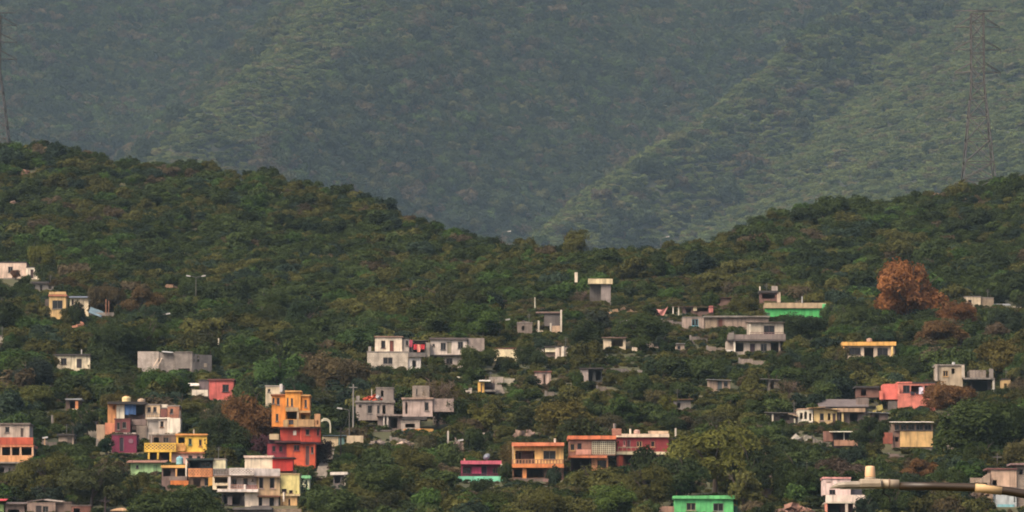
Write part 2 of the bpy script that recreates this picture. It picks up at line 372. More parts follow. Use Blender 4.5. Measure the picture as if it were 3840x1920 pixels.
    def post(s, px, y0, y1, m, w=.25, d=0, name='column'):
        a, _, h0, h1 = s.rect(px, y0, px + 1, y1, d)
        if y1 >= s.by - 2: h0 -= 1.2
        return s.lbox(name, a - w / 2, a + w / 2, d, d + w, h0, h1, m)
    def at(s, px, py, d):                                  # world position for a thing standing on this house
        a, h = s.hit(px, py, d); return s.O + s.loc(a, d, h)
def house(*a, **k): return House(*a, **k)

def water_tank(p, r, h, rgb, label, lid=None, group=None):
    o = bpy.data.objects.new('water_tank', None); COL.objects.link(o); o.location = p; tag(o, label, 'water tank', group)
    mb = MB(); mb.lathe((0, 0, 0), [(r * .96, 0), (r, h * .08), (r, h * .34), (r * .96, h * .37), (r, h * .40), (r, h * .66), (r * .96, h * .69), (r, h * .72), (r * .94, h * .80), (r * .6, h * .92)], 18)
    mb.build('body', mat(rgb, 'plastic', .6), o, True)
    mb = MB(); mb.lathe((0, 0, 0), [(r * .42, h * .915), (r * .42, h), (r * .2, h * 1.03)], 12); mb.build('lid', mat(lid or rgb, 'plastic', .6), o, True)
    return o
def dish(p, r, label, yaw=0.4, rgb=(190, 186, 184)):
    o = bpy.data.objects.new('satellite_dish', None); COL.objects.link(o); o.location = p; tag(o, label, 'satellite dish')
    mb = MB(); mb.tube([(0, 0, -.25), (0, 0, r * .9)], .035, 5); mb.build('mast', GREY, o)
    mb = MB(); mb.lathe((0, 0, 0), [(.02, 0), (r * .4, r * .03), (r * .75, r * .1), (r, r * .2)], 14)
    M = Matrix.Translation((0, -.05, r * .9)) @ Matrix.Rotation(yaw, 4, 'Z') @ Matrix.Rotation(R(62), 4, 'X')
    mb.v = [tuple(M @ Vector(q)) for q in mb.v]; mb.build('reflector', mat(rgb, 'metal_paint', .5), o, True)
    mb = MB(); mb.tube([M @ Vector((0, r, r * .2)), M @ Vector((0, 0, r * .9))], .02, 4); mb.build('arm', GREY, o); return o
def free_box(name, px0, py0, px1, py1, D, dep, m, label, cat, kids=None, prot=True):
    x0, z1 = P(px0, py0, D); x1, z0 = P(px1, py1, D); mb = MB(); g = float(ground((x0 + x1) / 2, D))
    mb.box(x0, 0, min(z0, g - .5) if kids == 'ground' else z0, x1, dep, z1)
    o = mb.build(name, m); o.location = (0, D, 0); tag(o, label, cat)
    if prot: PROT.append((px0, py0, px1, py1, D))
    return o

# ------------------------------------------------------------------ trees
def crown_mesh(name, seed, leaves=1500, size=.13, flat=.8, lobes=13, open_=0.0):
    rg = np.random.default_rng(seed)
    th = rg.uniform(0, 2 * math.pi, lobes); rr = np.sqrt(rg.uniform(0.02, 1, lobes)) * (.62 + open_); hz = rg.uniform(-.42, .62, lobes) * (1 - .5 * rr ** 2)
    c = np.stack([rr * np.cos(th), rr * np.sin(th), hz], 1); rad = rg.uniform(.26, .50, lobes) * (1 - .25 * rr)
    w_ = rad ** 2; idx = rg.choice(lobes, leaves, p=w_ / w_.sum())
    d = rg.normal(size=(leaves, 3)); d /= np.linalg.norm(d, axis=1)[:, None]; d[:, 2] = np.where(d[:, 2] < -.45, -d[:, 2], d[:, 2])
    q = c[idx] + d * (rad[idx] * rg.uniform(.72, 1.12, leaves))[:, None]
    # uneven outline: push clusters in and out
    a = np.arctan2(q[:, 1], q[:, 0]); q *= (1 + .10 * np.sin(a * 3 + seed) + .07 * np.sin(a * 7 + q[:, 2] * 5 + seed * 2))[:, None]
    q[:, 2] = q[:, 2] * flat
    nrm = d + rg.normal(size=(leaves, 3)) * .42 + np.array([0, 0, .25]); nrm /= np.linalg.norm(nrm, axis=1)[:, None]
    u = np.cross(nrm, rg.normal(size=(leaves, 3))); u /= np.linalg.norm(u, axis=1)[:, None]; v = np.cross(nrm, u)
    s = (size * rg.uniform(.55, 1.25, leaves))[:, None]; b = nrm * s * .25
    pts = np.stack([q - u * s, q - v * s * .55 + b, q + u * s, q + v * s * .55 + b], 1).reshape(-1, 3)
    me = bpy.data.meshes.new(name); me.from_pydata(pts.tolist(), [], np.arange(leaves * 4).reshape(-1, 4).tolist()); me.materials.append(LEAF); return me
CROWNS = [crown_mesh('crown', 11 + i, 2600, .088, .82 + .1 * (i % 3), 13 + i) for i in range(7)]
BIG = [crown_mesh('crown', 81 + i, 9500, .050, .95, 17 + 2 * i, .06) for i in range(5)]
SPARSE = [crown_mesh('crown', 41 + i, 700, .06, .9, 17) for i in range(2)]
SCRUB = [crown_mesh('crown', 61 + i, 700, .13, .75, 9) for i in range(4)]
def trunk_mesh(seed, bare=False):
    rg = random.Random(seed); mb = MB()
    top = Vector((rg.uniform(-.05, .05), rg.uniform(-.05, .05), .52))
    mb.tube([(0, 0, -.12), (0, 0, 0), (top.x * .4, top.y * .4, .28), top], [.052, .042, .034, .024], 7)
    n = 9 if bare else 5
    for i in range(n):
        a = rg.uniform(0, 6.28) + i * 2.4; z = rg.uniform(.25, .52); r = rg.uniform(.22, .36)
        p = Vector((top.x * z, top.y * z, z)); e = p + Vector((math.cos(a) * r, math.sin(a) * r, rg.uniform(.16, .38)))
        mid = (p + e) / 2 + Vector((0, 0, -.03)); mb.tube([p, mid, e], [.02, .014, .006], 5)
        for k in range(6 if bare else 2):
            t = rg.uniform(.4, 1); q = p.lerp(e, t); a2 = a + rg.uniform(-1.2, 1.2); r2 = rg.uniform(.1, .22)
            f = q + Vector((math.cos(a2) * r2, math.sin(a2) * r2, rg.uniform(.05, .24))); mb.tube([q, f], [.009, .003], 4)
            if bare:
                for _ in range(4):
                    g = q.lerp(f, rg.uniform(.3, 1)); h = g + Vector((rg.uniform(-.1, .1), rg.uniform(-.1, .1), rg.uniform(.02, .14))); mb.tube([g, h], [.005, .002], 3)
    me = bpy.data.meshes.new('trunk'); me.from_pydata(mb.v, [], mb.f); me.materials.append(BARE if bare else BARK); return me
TRUNKS = [trunk_mesh(i) for i in range(4)]; BARETRUNKS = [trunk_mesh(20 + i, True) for i in range(2)]
def tree(x, y, height, width, tint, label, group=None, crown=None, trunk=None, low=.12, name='tree', depth=None):
    rg = random.random
    o = bpy.data.objects.new(name, None); COL.objects.link(o); o.location = (x, y, float(ground(x, y)) - .05); o.rotation_euler = (0, 0, rg() * 6.28)
    tag(o, label, 'tree' if 'shrub' not in name else 'shrub', group)
    t = bpy.data.objects.new('trunk', trunk or TRUNKS[int(rg() * 4)]); COL.objects.link(t); t.parent = o
    t.scale = (height * .9, height * .9, height * 1.02)
    if crown is not False:
        c = bpy.data.objects.new('crown', crown or (BIG[int(rg() * len(BIG))] if width > 5.2 else CROWNS[int(rg() * len(CROWNS))])); COL.objects.link(c); c.parent = o
        hz = height * (1 - low); zc = height * low + hz * .37; c.location = (0, 0, zc)
        c.scale = (width * .54, width * .54 * rgu(.9, 1.1), hz * .66); c['tint'] = [float(v) for v in tint]
    return o
def rgu(a, b): return a + (b - a) * random.random()
def blocked(x, y, z, h, wd, slack=0):
    """does a crown of this size standing here cover a kept rectangle?"""
    px, pb = proj(x, y, z); k = PPM(y); pt = pb - h * k; hw = wd * k * .5
    for (x0, y0, x1, y1, D) in PROT:
        if D + .5 > y and px + hw * .62 > x0 and px - hw * .62 < x1 and pt < y1 - 5 - slack - .2 * (y1 - y0) and pb > y0 + 2:
            return True
    return False
def inside_house(x, y, r):
    for (x0, y0, x1, y1, D) in PROT:
        if -r < y - D < 6.5:
            k = PPM(D); px = 1920 + F * x / (y * 1.0045)
            if x0 - r * k * .7 < px < x1 + r * k * .7: return True
    return False
def GT(px, ytop, by, wpx, tint, label, group=None, **k):
    """a tree given by where it stands in the photo"""
    D = DofPy(by); x, _ = P(px, by, D); kk = PPM(D)
    if wpx > 90: PROT.append((px - wpx * .42, ytop + 4, px + wpx * .42, ytop + .72 * (by - ytop), D))
    return tree(x, D, (by - ytop) / kk, wpx / kk, tint, label, group, **k)
T_DARK = (.037, .050, .021); T_MID = (.052, .071, .024); T_OLIVE = (.088, .087, .028); T_BRIGHT = (.060, .100, .028); T_BROWN = (.100, .078, .046)
T_RUST = (.165, .088, .038); T_RED = (.24, .105, .040); T_YELLOW = (.098, .100, .026); T_TEAL = (.034, .050, .032)
def scatter_stuff(name, label, cat, pts, protos):
    """one mass of plants: a point cloud carrying crowns (geometry nodes)"""
    me = bpy.data.meshes.new(name); n = len(pts)
    co = np.array([p[:3] for p in pts]); me.vertices.add(n); me.vertices.foreach_set('co', co.ravel())
    a = me.attributes.new('size', 'FLOAT_VECTOR', 'POINT'); a.data.foreach_set('vector', np.array([p[3] for p in pts], dtype=np.float32).ravel())
    a = me.attributes.new('turn', 'FLOAT_VECTOR', 'POINT'); a.data.foreach_set('vector', np.array([p[4] for p in pts], dtype=np.float32).ravel())
    a = me.attributes.new('tint', 'FLOAT_COLOR', 'POINT'); a.data.foreach_set('color', np.array([(*p[5], 1) for p in pts], dtype=np.float32).ravel())
    a = me.attributes.new('pick', 'INT', 'POINT'); a.data.foreach_set('value', np.array([p[6] for p in pts], dtype=np.int32))
    o = bpy.data.objects.new(name, me); COL.objects.link(o); tag(o, label, cat, kind='stuff')
    g = bpy.data.node_groups.new(name, 'GeometryNodeTree'); g.interface.new_socket('Geometry', in_out='INPUT', socket_type='NodeSocketGeometry'); g.interface.new_socket('Geometry', in_out='OUTPUT', socket_type='NodeSocketGeometry')
    gi = g.nodes.new('NodeGroupInput'); go = g.nodes.new('NodeGroupOutput'); iop = g.nodes.new('GeometryNodeInstanceOnPoints'); jn = g.nodes.new('GeometryNodeJoinGeometry')
    for pr in reversed(protos):
        oi = g.nodes.new('GeometryNodeObjectInfo'); oi.inputs['Object'].default_value = pr; oi.inputs['As Instance'].default_value = True; oi.transform_space = 'ORIGINAL'
        g.links.new(oi.outputs['Geometry'], jn.inputs[0])
    def at(nm, dt):
        q = g.nodes.new('GeometryNodeInputNamedAttribute'); q.data_type = dt; q.inputs['Name'].default_value = nm; return q.outputs['Attribute']
    g.links.new(gi.outputs[0], iop.inputs['Points']); g.links.new(jn.outputs[0], iop.inputs['Instance']); iop.inputs['Pick Instance'].default_value = True
    g.links.new(at('pick', 'INT'), iop.inputs['Instance Index']); g.links.new(at('size', 'FLOAT_VECTOR'), iop.inputs['Scale'])
    e2r = g.nodes.new('FunctionNodeEulerToRotation'); g.links.new(at('turn', 'FLOAT_VECTOR'), e2r.inputs[0]); g.links.new(e2r.outputs[0], iop.inputs['Rotation'])
    g.links.new(iop.outputs[0], go.inputs[0])
    md = o.modifiers.new('plants', 'NODES'); md.node_group = g; me.materials.append(LEAF); return o
# ------------------------------------------------------------------ the houses, left to right, upper slope first
WHITE = mat((238, 222, 198)); CREAM = mat((230, 208, 170)); PINKW = mat((226, 196, 172)); TAN = mat((214, 176, 112)); GREYW = mat((170, 158, 146))
CONC = mat((138, 128, 118), 'concrete'); BLOCK = mat((150, 138, 128), 'block'); BLOCKD = mat((122, 112, 104), 'block'); BLOCKW = mat((196, 180, 166), 'block')
DKROOF = mat((70, 64, 62), 'concrete'); BROWN = mat((112, 88, 76), 'plaster'); RUSTY = mat((128, 78, 58), 'metal'); ZINC = mat((150, 150, 150), 'metal', .6); BLUEZ = mat((120, 146, 158), 'metal', .6)

# --- upper left
h = house('house', 'pinkish white house with sloping parapet at the upper left edge', 70, 1050)
h.room(-60, 985, 99, 1052, PINKW, [(30, 1000, 48, 1022, 'w')], rm=DKROOF); h.room(99, 1003, 142, 1052, WHITE, [(114, 1010, 126, 1044, 'd', (70, 48, 44))], dep=4, rm=DKROOF, d=-.3)
h.box('retaining_wall', 12, 1042, 64, 1072, CONC, -1.6, .4); h.box('gate_pillar', 142, 1030, 151, 1054, WHITE, -.5, .35)
h = house('shack', 'low grey shack with dark slab roof below the pinkish white house', 165, 1094, cat='shack')
h.room(122, 1064, 206, 1096, CONC, [(122, 1068, 132, 1088, 'o'), (150, 1070, 158, 1090, 'o'), (182, 1068, 192, 1084, 'o')], dep=3, roof=False)
h.slab(118, 182, 1056, 1063, DKROOF, .5, 3.2, 'roof'); h.slab(183, 208, 1060, 1065, RUSTY, .3, 3, 'roof')
h = house('house', 'narrow tan house with one large dark square window at left', 216, 1206, cat='house')
h.room(184, 1124, 247, 1206, TAN, [(196, 1126, 235, 1158, 'w')], dep=4, roof=False); h.box('lintel', 184, 1112, 247, 1123.5, TAN, 0, 4)
h.slab(182, 250, 1104, 1111.5, mat((176, 110, 78)), .25, 4.2, 'cornice'); h.box('parapet', 184, 1094, 247, 1103.5, TAN, .1, .2); h.box('side_wall', 168, 1122, 183.5, 1180, mat((96, 84, 76), 'block'), 1, 3)
h.box('buttress', 238, 1170, 249, 1206, TAN, -.5, .45)
h = house('house', 'white house with bluish grey sheet roof behind a dark tree', 292, 1186)
h.room(262, 1118, 332, 1188, CREAM, [(268, 1122, 276, 1142, 'w')], roof=False); h.shed_roof(250, 334, 1094, 1117, mat((108, 112, 122), 'metal', .5), .5, 5, .12)
h = house('shed', 'blue sheet metal lean-to roof descending the slope beside white house', 380, 1200, cat='shed')
h.shed_roof(332, 380, 1140, 1172, BLUEZ, 1.2, 3, .3, lean=18); h.shed_roof(378, 434, 1166, 1196, mat((112, 138, 156), 'metal', .55), 1.6, 3, .32, lean=14)
h.post(397, 1122, 1178, mat((150, 100, 70), 'wood'), .18, -.5); h.post(408, 1128, 1180, mat((150, 100, 70), 'wood'), .14, -.5); h.box('wall', 338, 1172, 426, 1200, CONC, 0, .2)
h = house('house', 'weathered white house with patchy walls below the tan house', 270, 1394)
h.room(202, 1334, 338, 1396, mat((232, 214, 178), wear=1.6), [(228, 1343, 250, 1367, 'w', (70, 60, 58)), (287, 1346, 307, 1380, 'd', (62, 56, 60))], roof=False); h.slab(200, 340, 1328, 1333.5, DKROOF, .3, 5, 'roof')
h.room(176, 1338, 201, 1394, BROWN, dep=4, d=.4, rm=DKROOF); h.pipe(306, 1311, 1330, mat((210, 200, 190)), .09)  # brown wall colour stands for the shade on the left part
h = house('house', 'large bare grey block building with two planks leaning at its wall', 700, 1404, phi=0, cat='house')
h.room(516, 1318, 596, 1404, BLOCKW, dep=6, roof=False, d=.2); h.room(597, 1322, 655, 1404, BLOCK, dep=6, roof=False, d=.3)
h.room(656, 1322, 720, 1404, BLOCK, [(668, 1382, 712, 1398, 'o')], dep=5, roof=False, d=0)
h.slab(655, 720, 1318, 1321.5, CONC, .1, 4.5, 'roof'); h.shed_roof(606, 646, 1309, 1320, mat((200, 196, 190), 'metal', .5), .4, 2.5, .1, lean=4)
PLK = h.at(574, 1374, -.9), h.at(594, 1343, .15), h.at(590, 1374, -.9), h.at(607, 1343, .15); h.turn(38, 720.5); h.room(720.5, 1330, 794, 1408, BLOCK, [(724, 1328, 731, 1338, 'o'), (740, 1334, 748, 1343, 'o'), (724, 1347, 731, 1357, 'o'), (740, 1348, 748, 1358, 'o'), (764, 1362, 778, 1378, 'o')], dep=4, roof=False)
for a, b in ((574, 594), (590, 607)):
    p, q = (PLK[0], PLK[1]) if a < 580 else (PLK[2], PLK[3]); mb = MB(); mb.tube([p, q], .09, 4); tag(mb.build('plank', mat((226, 198, 168), 'wood')), 'pale plank leaning on the block building, %s of the two' % ('left' if a < 580 else 'right'), 'plank', 'planks leaning on the block building')
h = house('house', 'salmon red house with one dark window above the rust coloured tree', 830, 1500)
h.room(784, 1427, 876, 1498, mat((206, 96, 86)), [(834, 1442, 858, 1469, 'w', (60, 56, 60))], roof=False, dep=5); h.slab(780, 880, 1420, 1426.5, mat((120, 66, 60)), .2, 5, 'roof')
h.room(746, 1428, 783, 1488, mat((120, 104, 104)), dep=4, d=.4, rm=DKROOF); h.shed_roof(692, 746, 1426, 1447, mat((236, 226, 208), 'metal', .6), .9, 2.6, .16)
h.box('terrace_wall', 720, 1462, 779, 1486, WHITE, -1.4, .25); h.box('foundation', 815, 1499, 848, 1518, PINKW, -.5, .45)
# --- dense cluster at the left
h = house('hut', 'small open hut with orange column and white ledge at the treetops', 276, 1544, cat='hut')
h.room(247, 1500, 302, 1544, BROWN, [(262, 1504, 280, 1538, 'o')], dep=3, roof=False); h.slab(244, 306, 1494, 1499.5, ZINC, .6, 3.2, 'roof'); h.post(288, 1503, 1532, mat((206, 130, 78)), .4, -.45); h.box('ledge', 270, 1532, 304, 1541, CREAM, -.8, .6)
h = house('house', 'ramshackle upper house hung with white and blue tarpaulins under dark roof', 490, 1574, D=DofPy(1640))
h.room(404, 1516, 436, 1574, mat((206, 138, 78)), [(424, 1520, 432, 1536, 'o')], dep=4, roof=False); h.room(437, 1516, 544, 1574, mat((84, 66, 62)), [(512, 1522, 538, 1556, 'o'), (446, 1522, 462, 1560, 'o')], dep=4, roof=False, d=.5)
h.slab(402, 546, 1506, 1515, mat((62, 56, 54)), .9, 4.2, 'roof')
h.box('wall_panel', 437, 1517, 466, 1570, mat((232, 220, 190)), -.1, .12)
water_tank(h.at(474, 1508, 1.0), .62, .85, (236, 208, 140), 'cream water tank with orange lid on the ramshackle roof', (216, 120, 60)); water_tank(h.at(530, 1508, 1.6), .55, .5, (190, 160, 128), 'squat beige water tank behind the cream tank')
p = h.at(489, 1515, -.35); mb = MB(); n = 8; V = []
for i in range(n + 1):
    for j in range(7): V.append((-.78 + 1.56 * i / n, .06 * math.sin(i * 1.9) * (j / 6), -1.5 * j / 6 - .05 * math.sin(i)))
mb.v = V; mb.f = [(i * 7 + j, (i + 1) * 7 + j, (i + 1) * 7 + j + 1, i * 7 + j + 1) for i in range(n) for j in range(6)]
o = mb.build('tarpaulin', mat((58, 96, 146), 'cloth')); o.location = p; o.modifiers.new('thick', 'SOLIDIFY').thickness = .02; tag(o, 'blue tarpaulin hanging under the dark roof edge', 'tarpaulin')
h.room(545, 1520, 600, 1572, mat((196, 168, 130)), [(552, 1526, 566, 1546, 'w'), (574, 1526, 588, 1546, 'w')], dep=4, rm=CONC); h.railing(545, 1552, 600, 1567, CONC, -.5)
h.room(602, 1532, 626, 1572, mat((140, 84, 74), 'block'), dep=4, rm=CONC); h.room(628, 1524, 672, 1572, mat((186, 124, 92), 'block'), [(638, 1532, 650, 1552, 'w')], dep=4, rm=CONC, d=-.2); h.railing(632, 1554, 672, 1568, mat((150, 96, 78)), -.75)
h.room(605, 1516, 627, 1531, WHITE, dep=2, roof=False, d=.6); h.post(675, 1540, 1568, WHITE, .15, 0)
h2 = house('house', 'pinkish white house with grey roller shutter below the brick storey', 612, 1628, D=DofPy(1652))
h2.room(551, 1572, 626, 1630, mat((206, 188, 170)), [(554, 1580, 594, 1622, 'd', (176, 164, 152)), (601, 1580, 614, 1602, 'w', (120, 84, 60))], dep=4, roof=False); h2.room(627, 1568, 676, 1630, WHITE, dep=4, roof=False, d=-.3)
h2.slab(549, 640, 1566, 1571, WHITE, .25, 4, 'roof'); h2.box('wall', 512, 1596, 550, 1668, mat((150, 132, 116), 'block'), -.2, 3); h2.box('wall', 490, 1572, 548, 1595, mat((132, 112, 104)), .1, 2.5)
h2 = house('house', 'maroon walled storey with barred windows between orange and grey walls', 470, 1632, D=DofPy(1656))
h2.room(430, 1574, 488, 1634, mat((118, 62, 62)), [(438, 1584, 450, 1612, 'w'), (458, 1582, 474, 1606, 'w')], dep=3.5, rm=mat((104, 62, 60))); h2.box('ledge', 432, 1622, 510, 1630, mat((200, 184, 170)), -.7, .7)
h2.box('wall', 394, 1586, 429, 1640, mat((214, 130, 90)), .1, 3); h2.box('wall', 362, 1592, 393.5, 1640, mat((172, 146, 118)), .3, 3)
h2 = house('house', 'magenta walled house with dark doorway under the maroon storey', 465, 1698)
h2.room(419, 1632, 512, 1698, mat((128, 34, 70)), [(448, 1640, 464, 1692, 'd', (48, 34, 52))], dep=4, rm=mat((92, 60, 62))); a, hh = h2.hit(491, 1654, -.05); mb = MB()
mb.lathe((0, 0, 0), [(.34, -.03), (.34, .03)], 14); M = Matrix.Rotation(R(90), 4, 'X'); mb.v = [tuple(M @ Vector(q) + h2.loc(a, -.05, hh)) for q in mb.v]; mb.build('wall_plaque', mat((138, 96, 110)), h2.o)
h2.box('terrace_edge', 405, 1699, 520, 1716, mat((138, 118, 100), 'concrete'), -1.6, 1.5); h2.post(412, 1660, 1698, CONC, .2, -.8)
h2 = house('house', 'small yellowish white house corner among trees beside orange wall', 330, 1642)
h2.room(296, 1580, 322, 1642, mat((226, 208, 140)), dep=3.5, rm=DKROOF); h2.box('garden_wall', 322, 1614, 362, 1642, WHITE, -.3, .25); h2.room(324, 1580, 362, 1613, mat((52, 52, 54)), [(330, 1584, 356, 1610, 'o')], dep=3, d=.6, rm=DKROOF)
h2 = house('shack', 'whitewashed board shack half hidden in trees at left', 248, 1672, cat='shack'); h2.room(220, 1634, 276, 1674, mat((178, 154, 132)), [(252, 1640, 270, 1668, 'd', (110, 96, 84))], dep=3, roof=False); h2.slab(214, 280, 1627, 1633, DKROOF, .4, 3.2, 'roof')
# yellow house with lattice balcony
h = house('house', 'bright yellow house with lattice balcony and teal window', 700, 1746)
Y = mat((244, 192, 52)); YO = mat((226, 150, 66))
h.room(661, 1634, 776, 1698, Y, [(668, 1640, 693, 1662, 'o'), (707, 1644, 719, 1668, 'w', (70, 130, 112)), (746, 1648, 757, 1673, 'w', (170, 120, 60))], dep=5, roof=False); h.slab(656, 779, 1626, 1633.5, YO, .25, 5.3, 'roof')
h.room(560, 1632, 660, 1690, mat((112, 92, 80)), [(576, 1640, 596, 1660, 'o'), (612, 1640, 632, 1660, 'w')], dep=3.2, d=1.6, rm=CONC)
h.lattice(541, 1661, 660, 1690, Y, -.6, .5); h.lattice(661, 1664, 695, 1690, mat((232, 166, 84)), -.3, .45); h.slab(541, 660, 1690, 1694, Y, .6, 2.2)
for c, yb in ((558, 1722), (592, 1724), (639, 1744)): h.post(c, 1694.5, yb, Y, .24, -.55)
h.room(642, 1700, 772, 1746, mat((226, 172, 152)), [(706, 1708, 722, 1724, 'w'), (738, 1710, 752, 1724, 'w')], dep=4.5, roof=False, d=.1); h.slab(640, 779, 1694.5, 1699.5, mat((170, 100, 60)), .2, 4)
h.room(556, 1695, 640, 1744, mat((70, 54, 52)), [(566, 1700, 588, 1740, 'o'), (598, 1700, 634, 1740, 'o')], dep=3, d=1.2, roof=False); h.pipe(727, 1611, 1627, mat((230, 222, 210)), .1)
h.post(567, 1632, 1662, mat((170, 160, 150)), .14, -.3)
h2 = house('house', 'pale green house under a rusty tile roof below the yellow balcony', 545, 1782)
h2.room(490, 1736, 606, 1784, mat((170, 206, 138)), [(510, 1744, 520, 1756, 'w'), (576, 1744, 588, 1766, 'd', (150, 190, 130))], dep=3.5, roof=False); h2.shed_roof(474, 622, 1716, 1735, mat((150, 104, 82), 'metal'), .6, 4, .1)
h2 = house('house', 'terraced house with dark green awning and orange lattice balcony', 730, 1838)
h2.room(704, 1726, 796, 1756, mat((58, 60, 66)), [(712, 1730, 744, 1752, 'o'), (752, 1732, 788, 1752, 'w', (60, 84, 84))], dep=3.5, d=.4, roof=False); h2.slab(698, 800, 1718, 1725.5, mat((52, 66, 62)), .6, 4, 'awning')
h2.lattice(706, 1756.5, 797, 1788, mat((236, 152, 92)), -.5, .36); h2.room(706, 1789, 797, 1838, mat((150, 118, 92)), [(766, 1792, 786, 1822, 'w'), (724, 1794, 752, 1826, 'o')], dep=3, roof=False)
h2.slab(604, 702, 1744, 1755, mat((232, 172, 84)), .3, 3); h2.room(606, 1756, 702, 1838, mat((120, 96, 88)), [(612, 1760, 640, 1786, 'o'), (660, 1760, 694, 1792, 'o')], dep=3, d=.2, roof=False)
h2.post(661, 1756, 1800, mat((220, 160, 90)), .22, -.2); h2.box('orange_wall', 640, 1802, 706, 1832, mat((218, 118, 34)), -.9, .3); h2.box('yellow_wall', 781, 1790, 799, 1826, mat((226, 160, 52)), -.9, .3); h2.post(698, 1724, 1788, WHITE, .2, -.6)
h2.box('ledge', 634, 1786, 700, 1801, mat((140, 120, 108), 'concrete'), -.7, .5)
water_tank(h2.at(674, 1743, 1.2), .46, 1.1, (120, 180, 190), 'light blue water tank beside the pink lower wall')
h2.room(799, 1724, 846, 1757, mat((240, 226, 178)), dep=3, rm=GREYW, d=.1)
# orange and red tower house
h = house('house', 'tall house with orange upper floors over red storeys', 1110, 1760)
OR = mat((228, 138, 34)); RD = mat((208, 68, 42)); RD2 = mat((214, 82, 38)); PUR = mat((150, 46, 58))
h.room(1019, 1484, 1069, 1600, OR, [(1020, 1492, 1030, 1514, 'w'), (1038, 1491, 1049, 1518, 'w'), (1034, 1552, 1044, 1580, 'w')], dep=5, roof=False, d=.6); h.slab(1015, 1070, 1477, 1483.5, mat((160, 96, 56)), .2, 4, 'roof', .6)
h.room(1070, 1470, 1127, 1600, mat((236, 152, 42)), [(1076, 1491, 1082, 1522, 'w'), (1091, 1493, 1099, 1523, 'w'), (1064, 1545, 1114, 1572, 'o'), (1082, 1574, 1101, 1592, 'd', (70, 70, 78))], dep=5, roof=False); h.slab(1068, 1130, 1464, 1469.5, mat((216, 158, 84)), .25, 5, 'roof')
h.room(1128, 1486, 1161, 1554, OR, [(1142, 1499, 1151, 1528, 'w')], dep=4.5, roof=False, d=.3); h.slab(1126, 1164, 1480, 1485.5, mat((212, 154, 84)), .25, 4.5, 'roof', .3)
h.slab(1071, 1119, 1528, 1543, mat((176, 146, 104)), .45, .4, 'canopy'); h.slab(1119.5, 1163, 1540, 1548, mat((190, 146, 92)), .3, 3, 'canopy')
h.room(1128, 1556, 1160, 1600, mat((228, 172, 80)), [(1132, 1558, 1146, 1586, 'o')], dep=3, d=.8, roof=False); h.post(1117, 1544, 1599, mat((180, 150, 112)), .3, -.4)
h.box('parapet', 1119, 1572, 1178, 1600, mat((190, 148, 98)), -.5, .2); h.room(1179, 1552, 1200, 1600, mat((192, 140, 92)), [(1188, 1576, 1194, 1592, 'o')], dep=3, roof=False, d=-.3)
h.box('railing', 1062, 1574, 1081, 1600, mat((196, 160, 106)), -.45, .15); h.box('railing', 1102, 1574, 1114, 1600, mat((196, 160, 106)), -.45, .15)
h.slab(1046, 1128, 1600.5, 1604.5, mat((120, 66, 52)), .7, 5); h.room(1051, 1605, 1128, 1652, mat((184, 58, 40)), dep=5, roof=False, d=-.1); h.slab(1030, 1128, 1652.5, 1660, mat((84, 44, 46)), .6, 5); h.box('white_board', 1100, 1616, 1111, 1632, WHITE, -.2, .08); 
h.room(1002, 1664.5, 1074, 1760, PUR, [(1020, 1672, 1034, 1694, 'w', (120, 60, 70)), (1046, 1672, 1060, 1694, 'w', (120, 60, 70))], dep=4, roof=False, d=.3); h.room(1075, 1664.5, 1182, 1760, RD2, [(1101, 1668, 1123, 1690, 'w', (120, 60, 70)), (1146, 1672, 1160, 1744, 'd', (110, 70, 66)), (1166, 1676, 1176, 1700, 'w')], dep=4.5, roof=False)
h.box('terrace_wall', 1010, 1628, 1046, 1648, mat((190, 166, 126)), -.6, .3)
HC = h.at(1204, 1590, -.3); h.turn(20, 1128.5, -.5); h.slab(1128, 1206, 1602, 1606, mat((120, 66, 52)), .3, 4.6); h.room(1128.5, 1605, 1203, 1657, RD, [(1146, 1610, 1162, 1632, 'w', (150, 110, 90)), (1188, 1606, 1198, 1634, 'w', (150, 80, 70))], dep=4.5, roof=False, d=0); h.slab(1128, 1207, 1658, 1665, mat((84, 44, 46)), .25, 4.6)  # right face's stronger light is put into its brighter red
h2 = house('house', 'low beige house with white chimney behind the orange house', 1030, 1490, D=DofPy(1640))
h2.room(996, 1450, 1062, 1492, mat((214, 192, 156)), [(1004, 1458, 1014, 1470, 'w')], dep=4, rm=GREYW); h2.box('chimney', 1049, 1440, 1058, 1470, mat((226, 214, 208)), -.3, .3); h2.shed_roof(1064, 1130, 1448, 1470, mat((112, 82, 72), 'metal'), .3, 3, .08)
mb = MB(); hc = HC; s1 = 1 / PPM(h.D)
for dz, rr in ((0, .11), (6 * s1, .07)):
    mb.tube([hc + Vector((x_ * s1, 0, z_ * s1 + dz)) for x_, z_ in ((0, 8), (10, 14), (22, 14), (31, 8), (35, -4), (35, -34))], rr, 6)
mb.v = [tuple(Vector(q) - hc) for q in mb.v]; o = mb.build('canopy_frame', mat((206, 196, 168))); o.location = hc; tag(o, 'curved pale canopy tube at the right of the red storey', 'canopy frame')
h2 = house('garden_wall', 'pierced beige garden wall with teal gate right of the red house', 1290, 1678, cat='wall')
h2.lattice(1208, 1638, 1268, 1660, mat((200, 176, 136)), 0, .3); h2.box('wall_base', 1208, 1660.5, 1268, 1678, mat((196, 172, 134)), 0, .2); h2.box('gate', 1270, 1640, 1292, 1676, mat((96, 128, 122)), .05, .08); h2.box('wall', 1300, 1634, 1362, 1668, mat((206, 182, 146)), -.2, .25); h2.slab(1210, 1300, 1631, 1634, mat((110, 130, 140), 'metal'), .3, 2, 'roof')
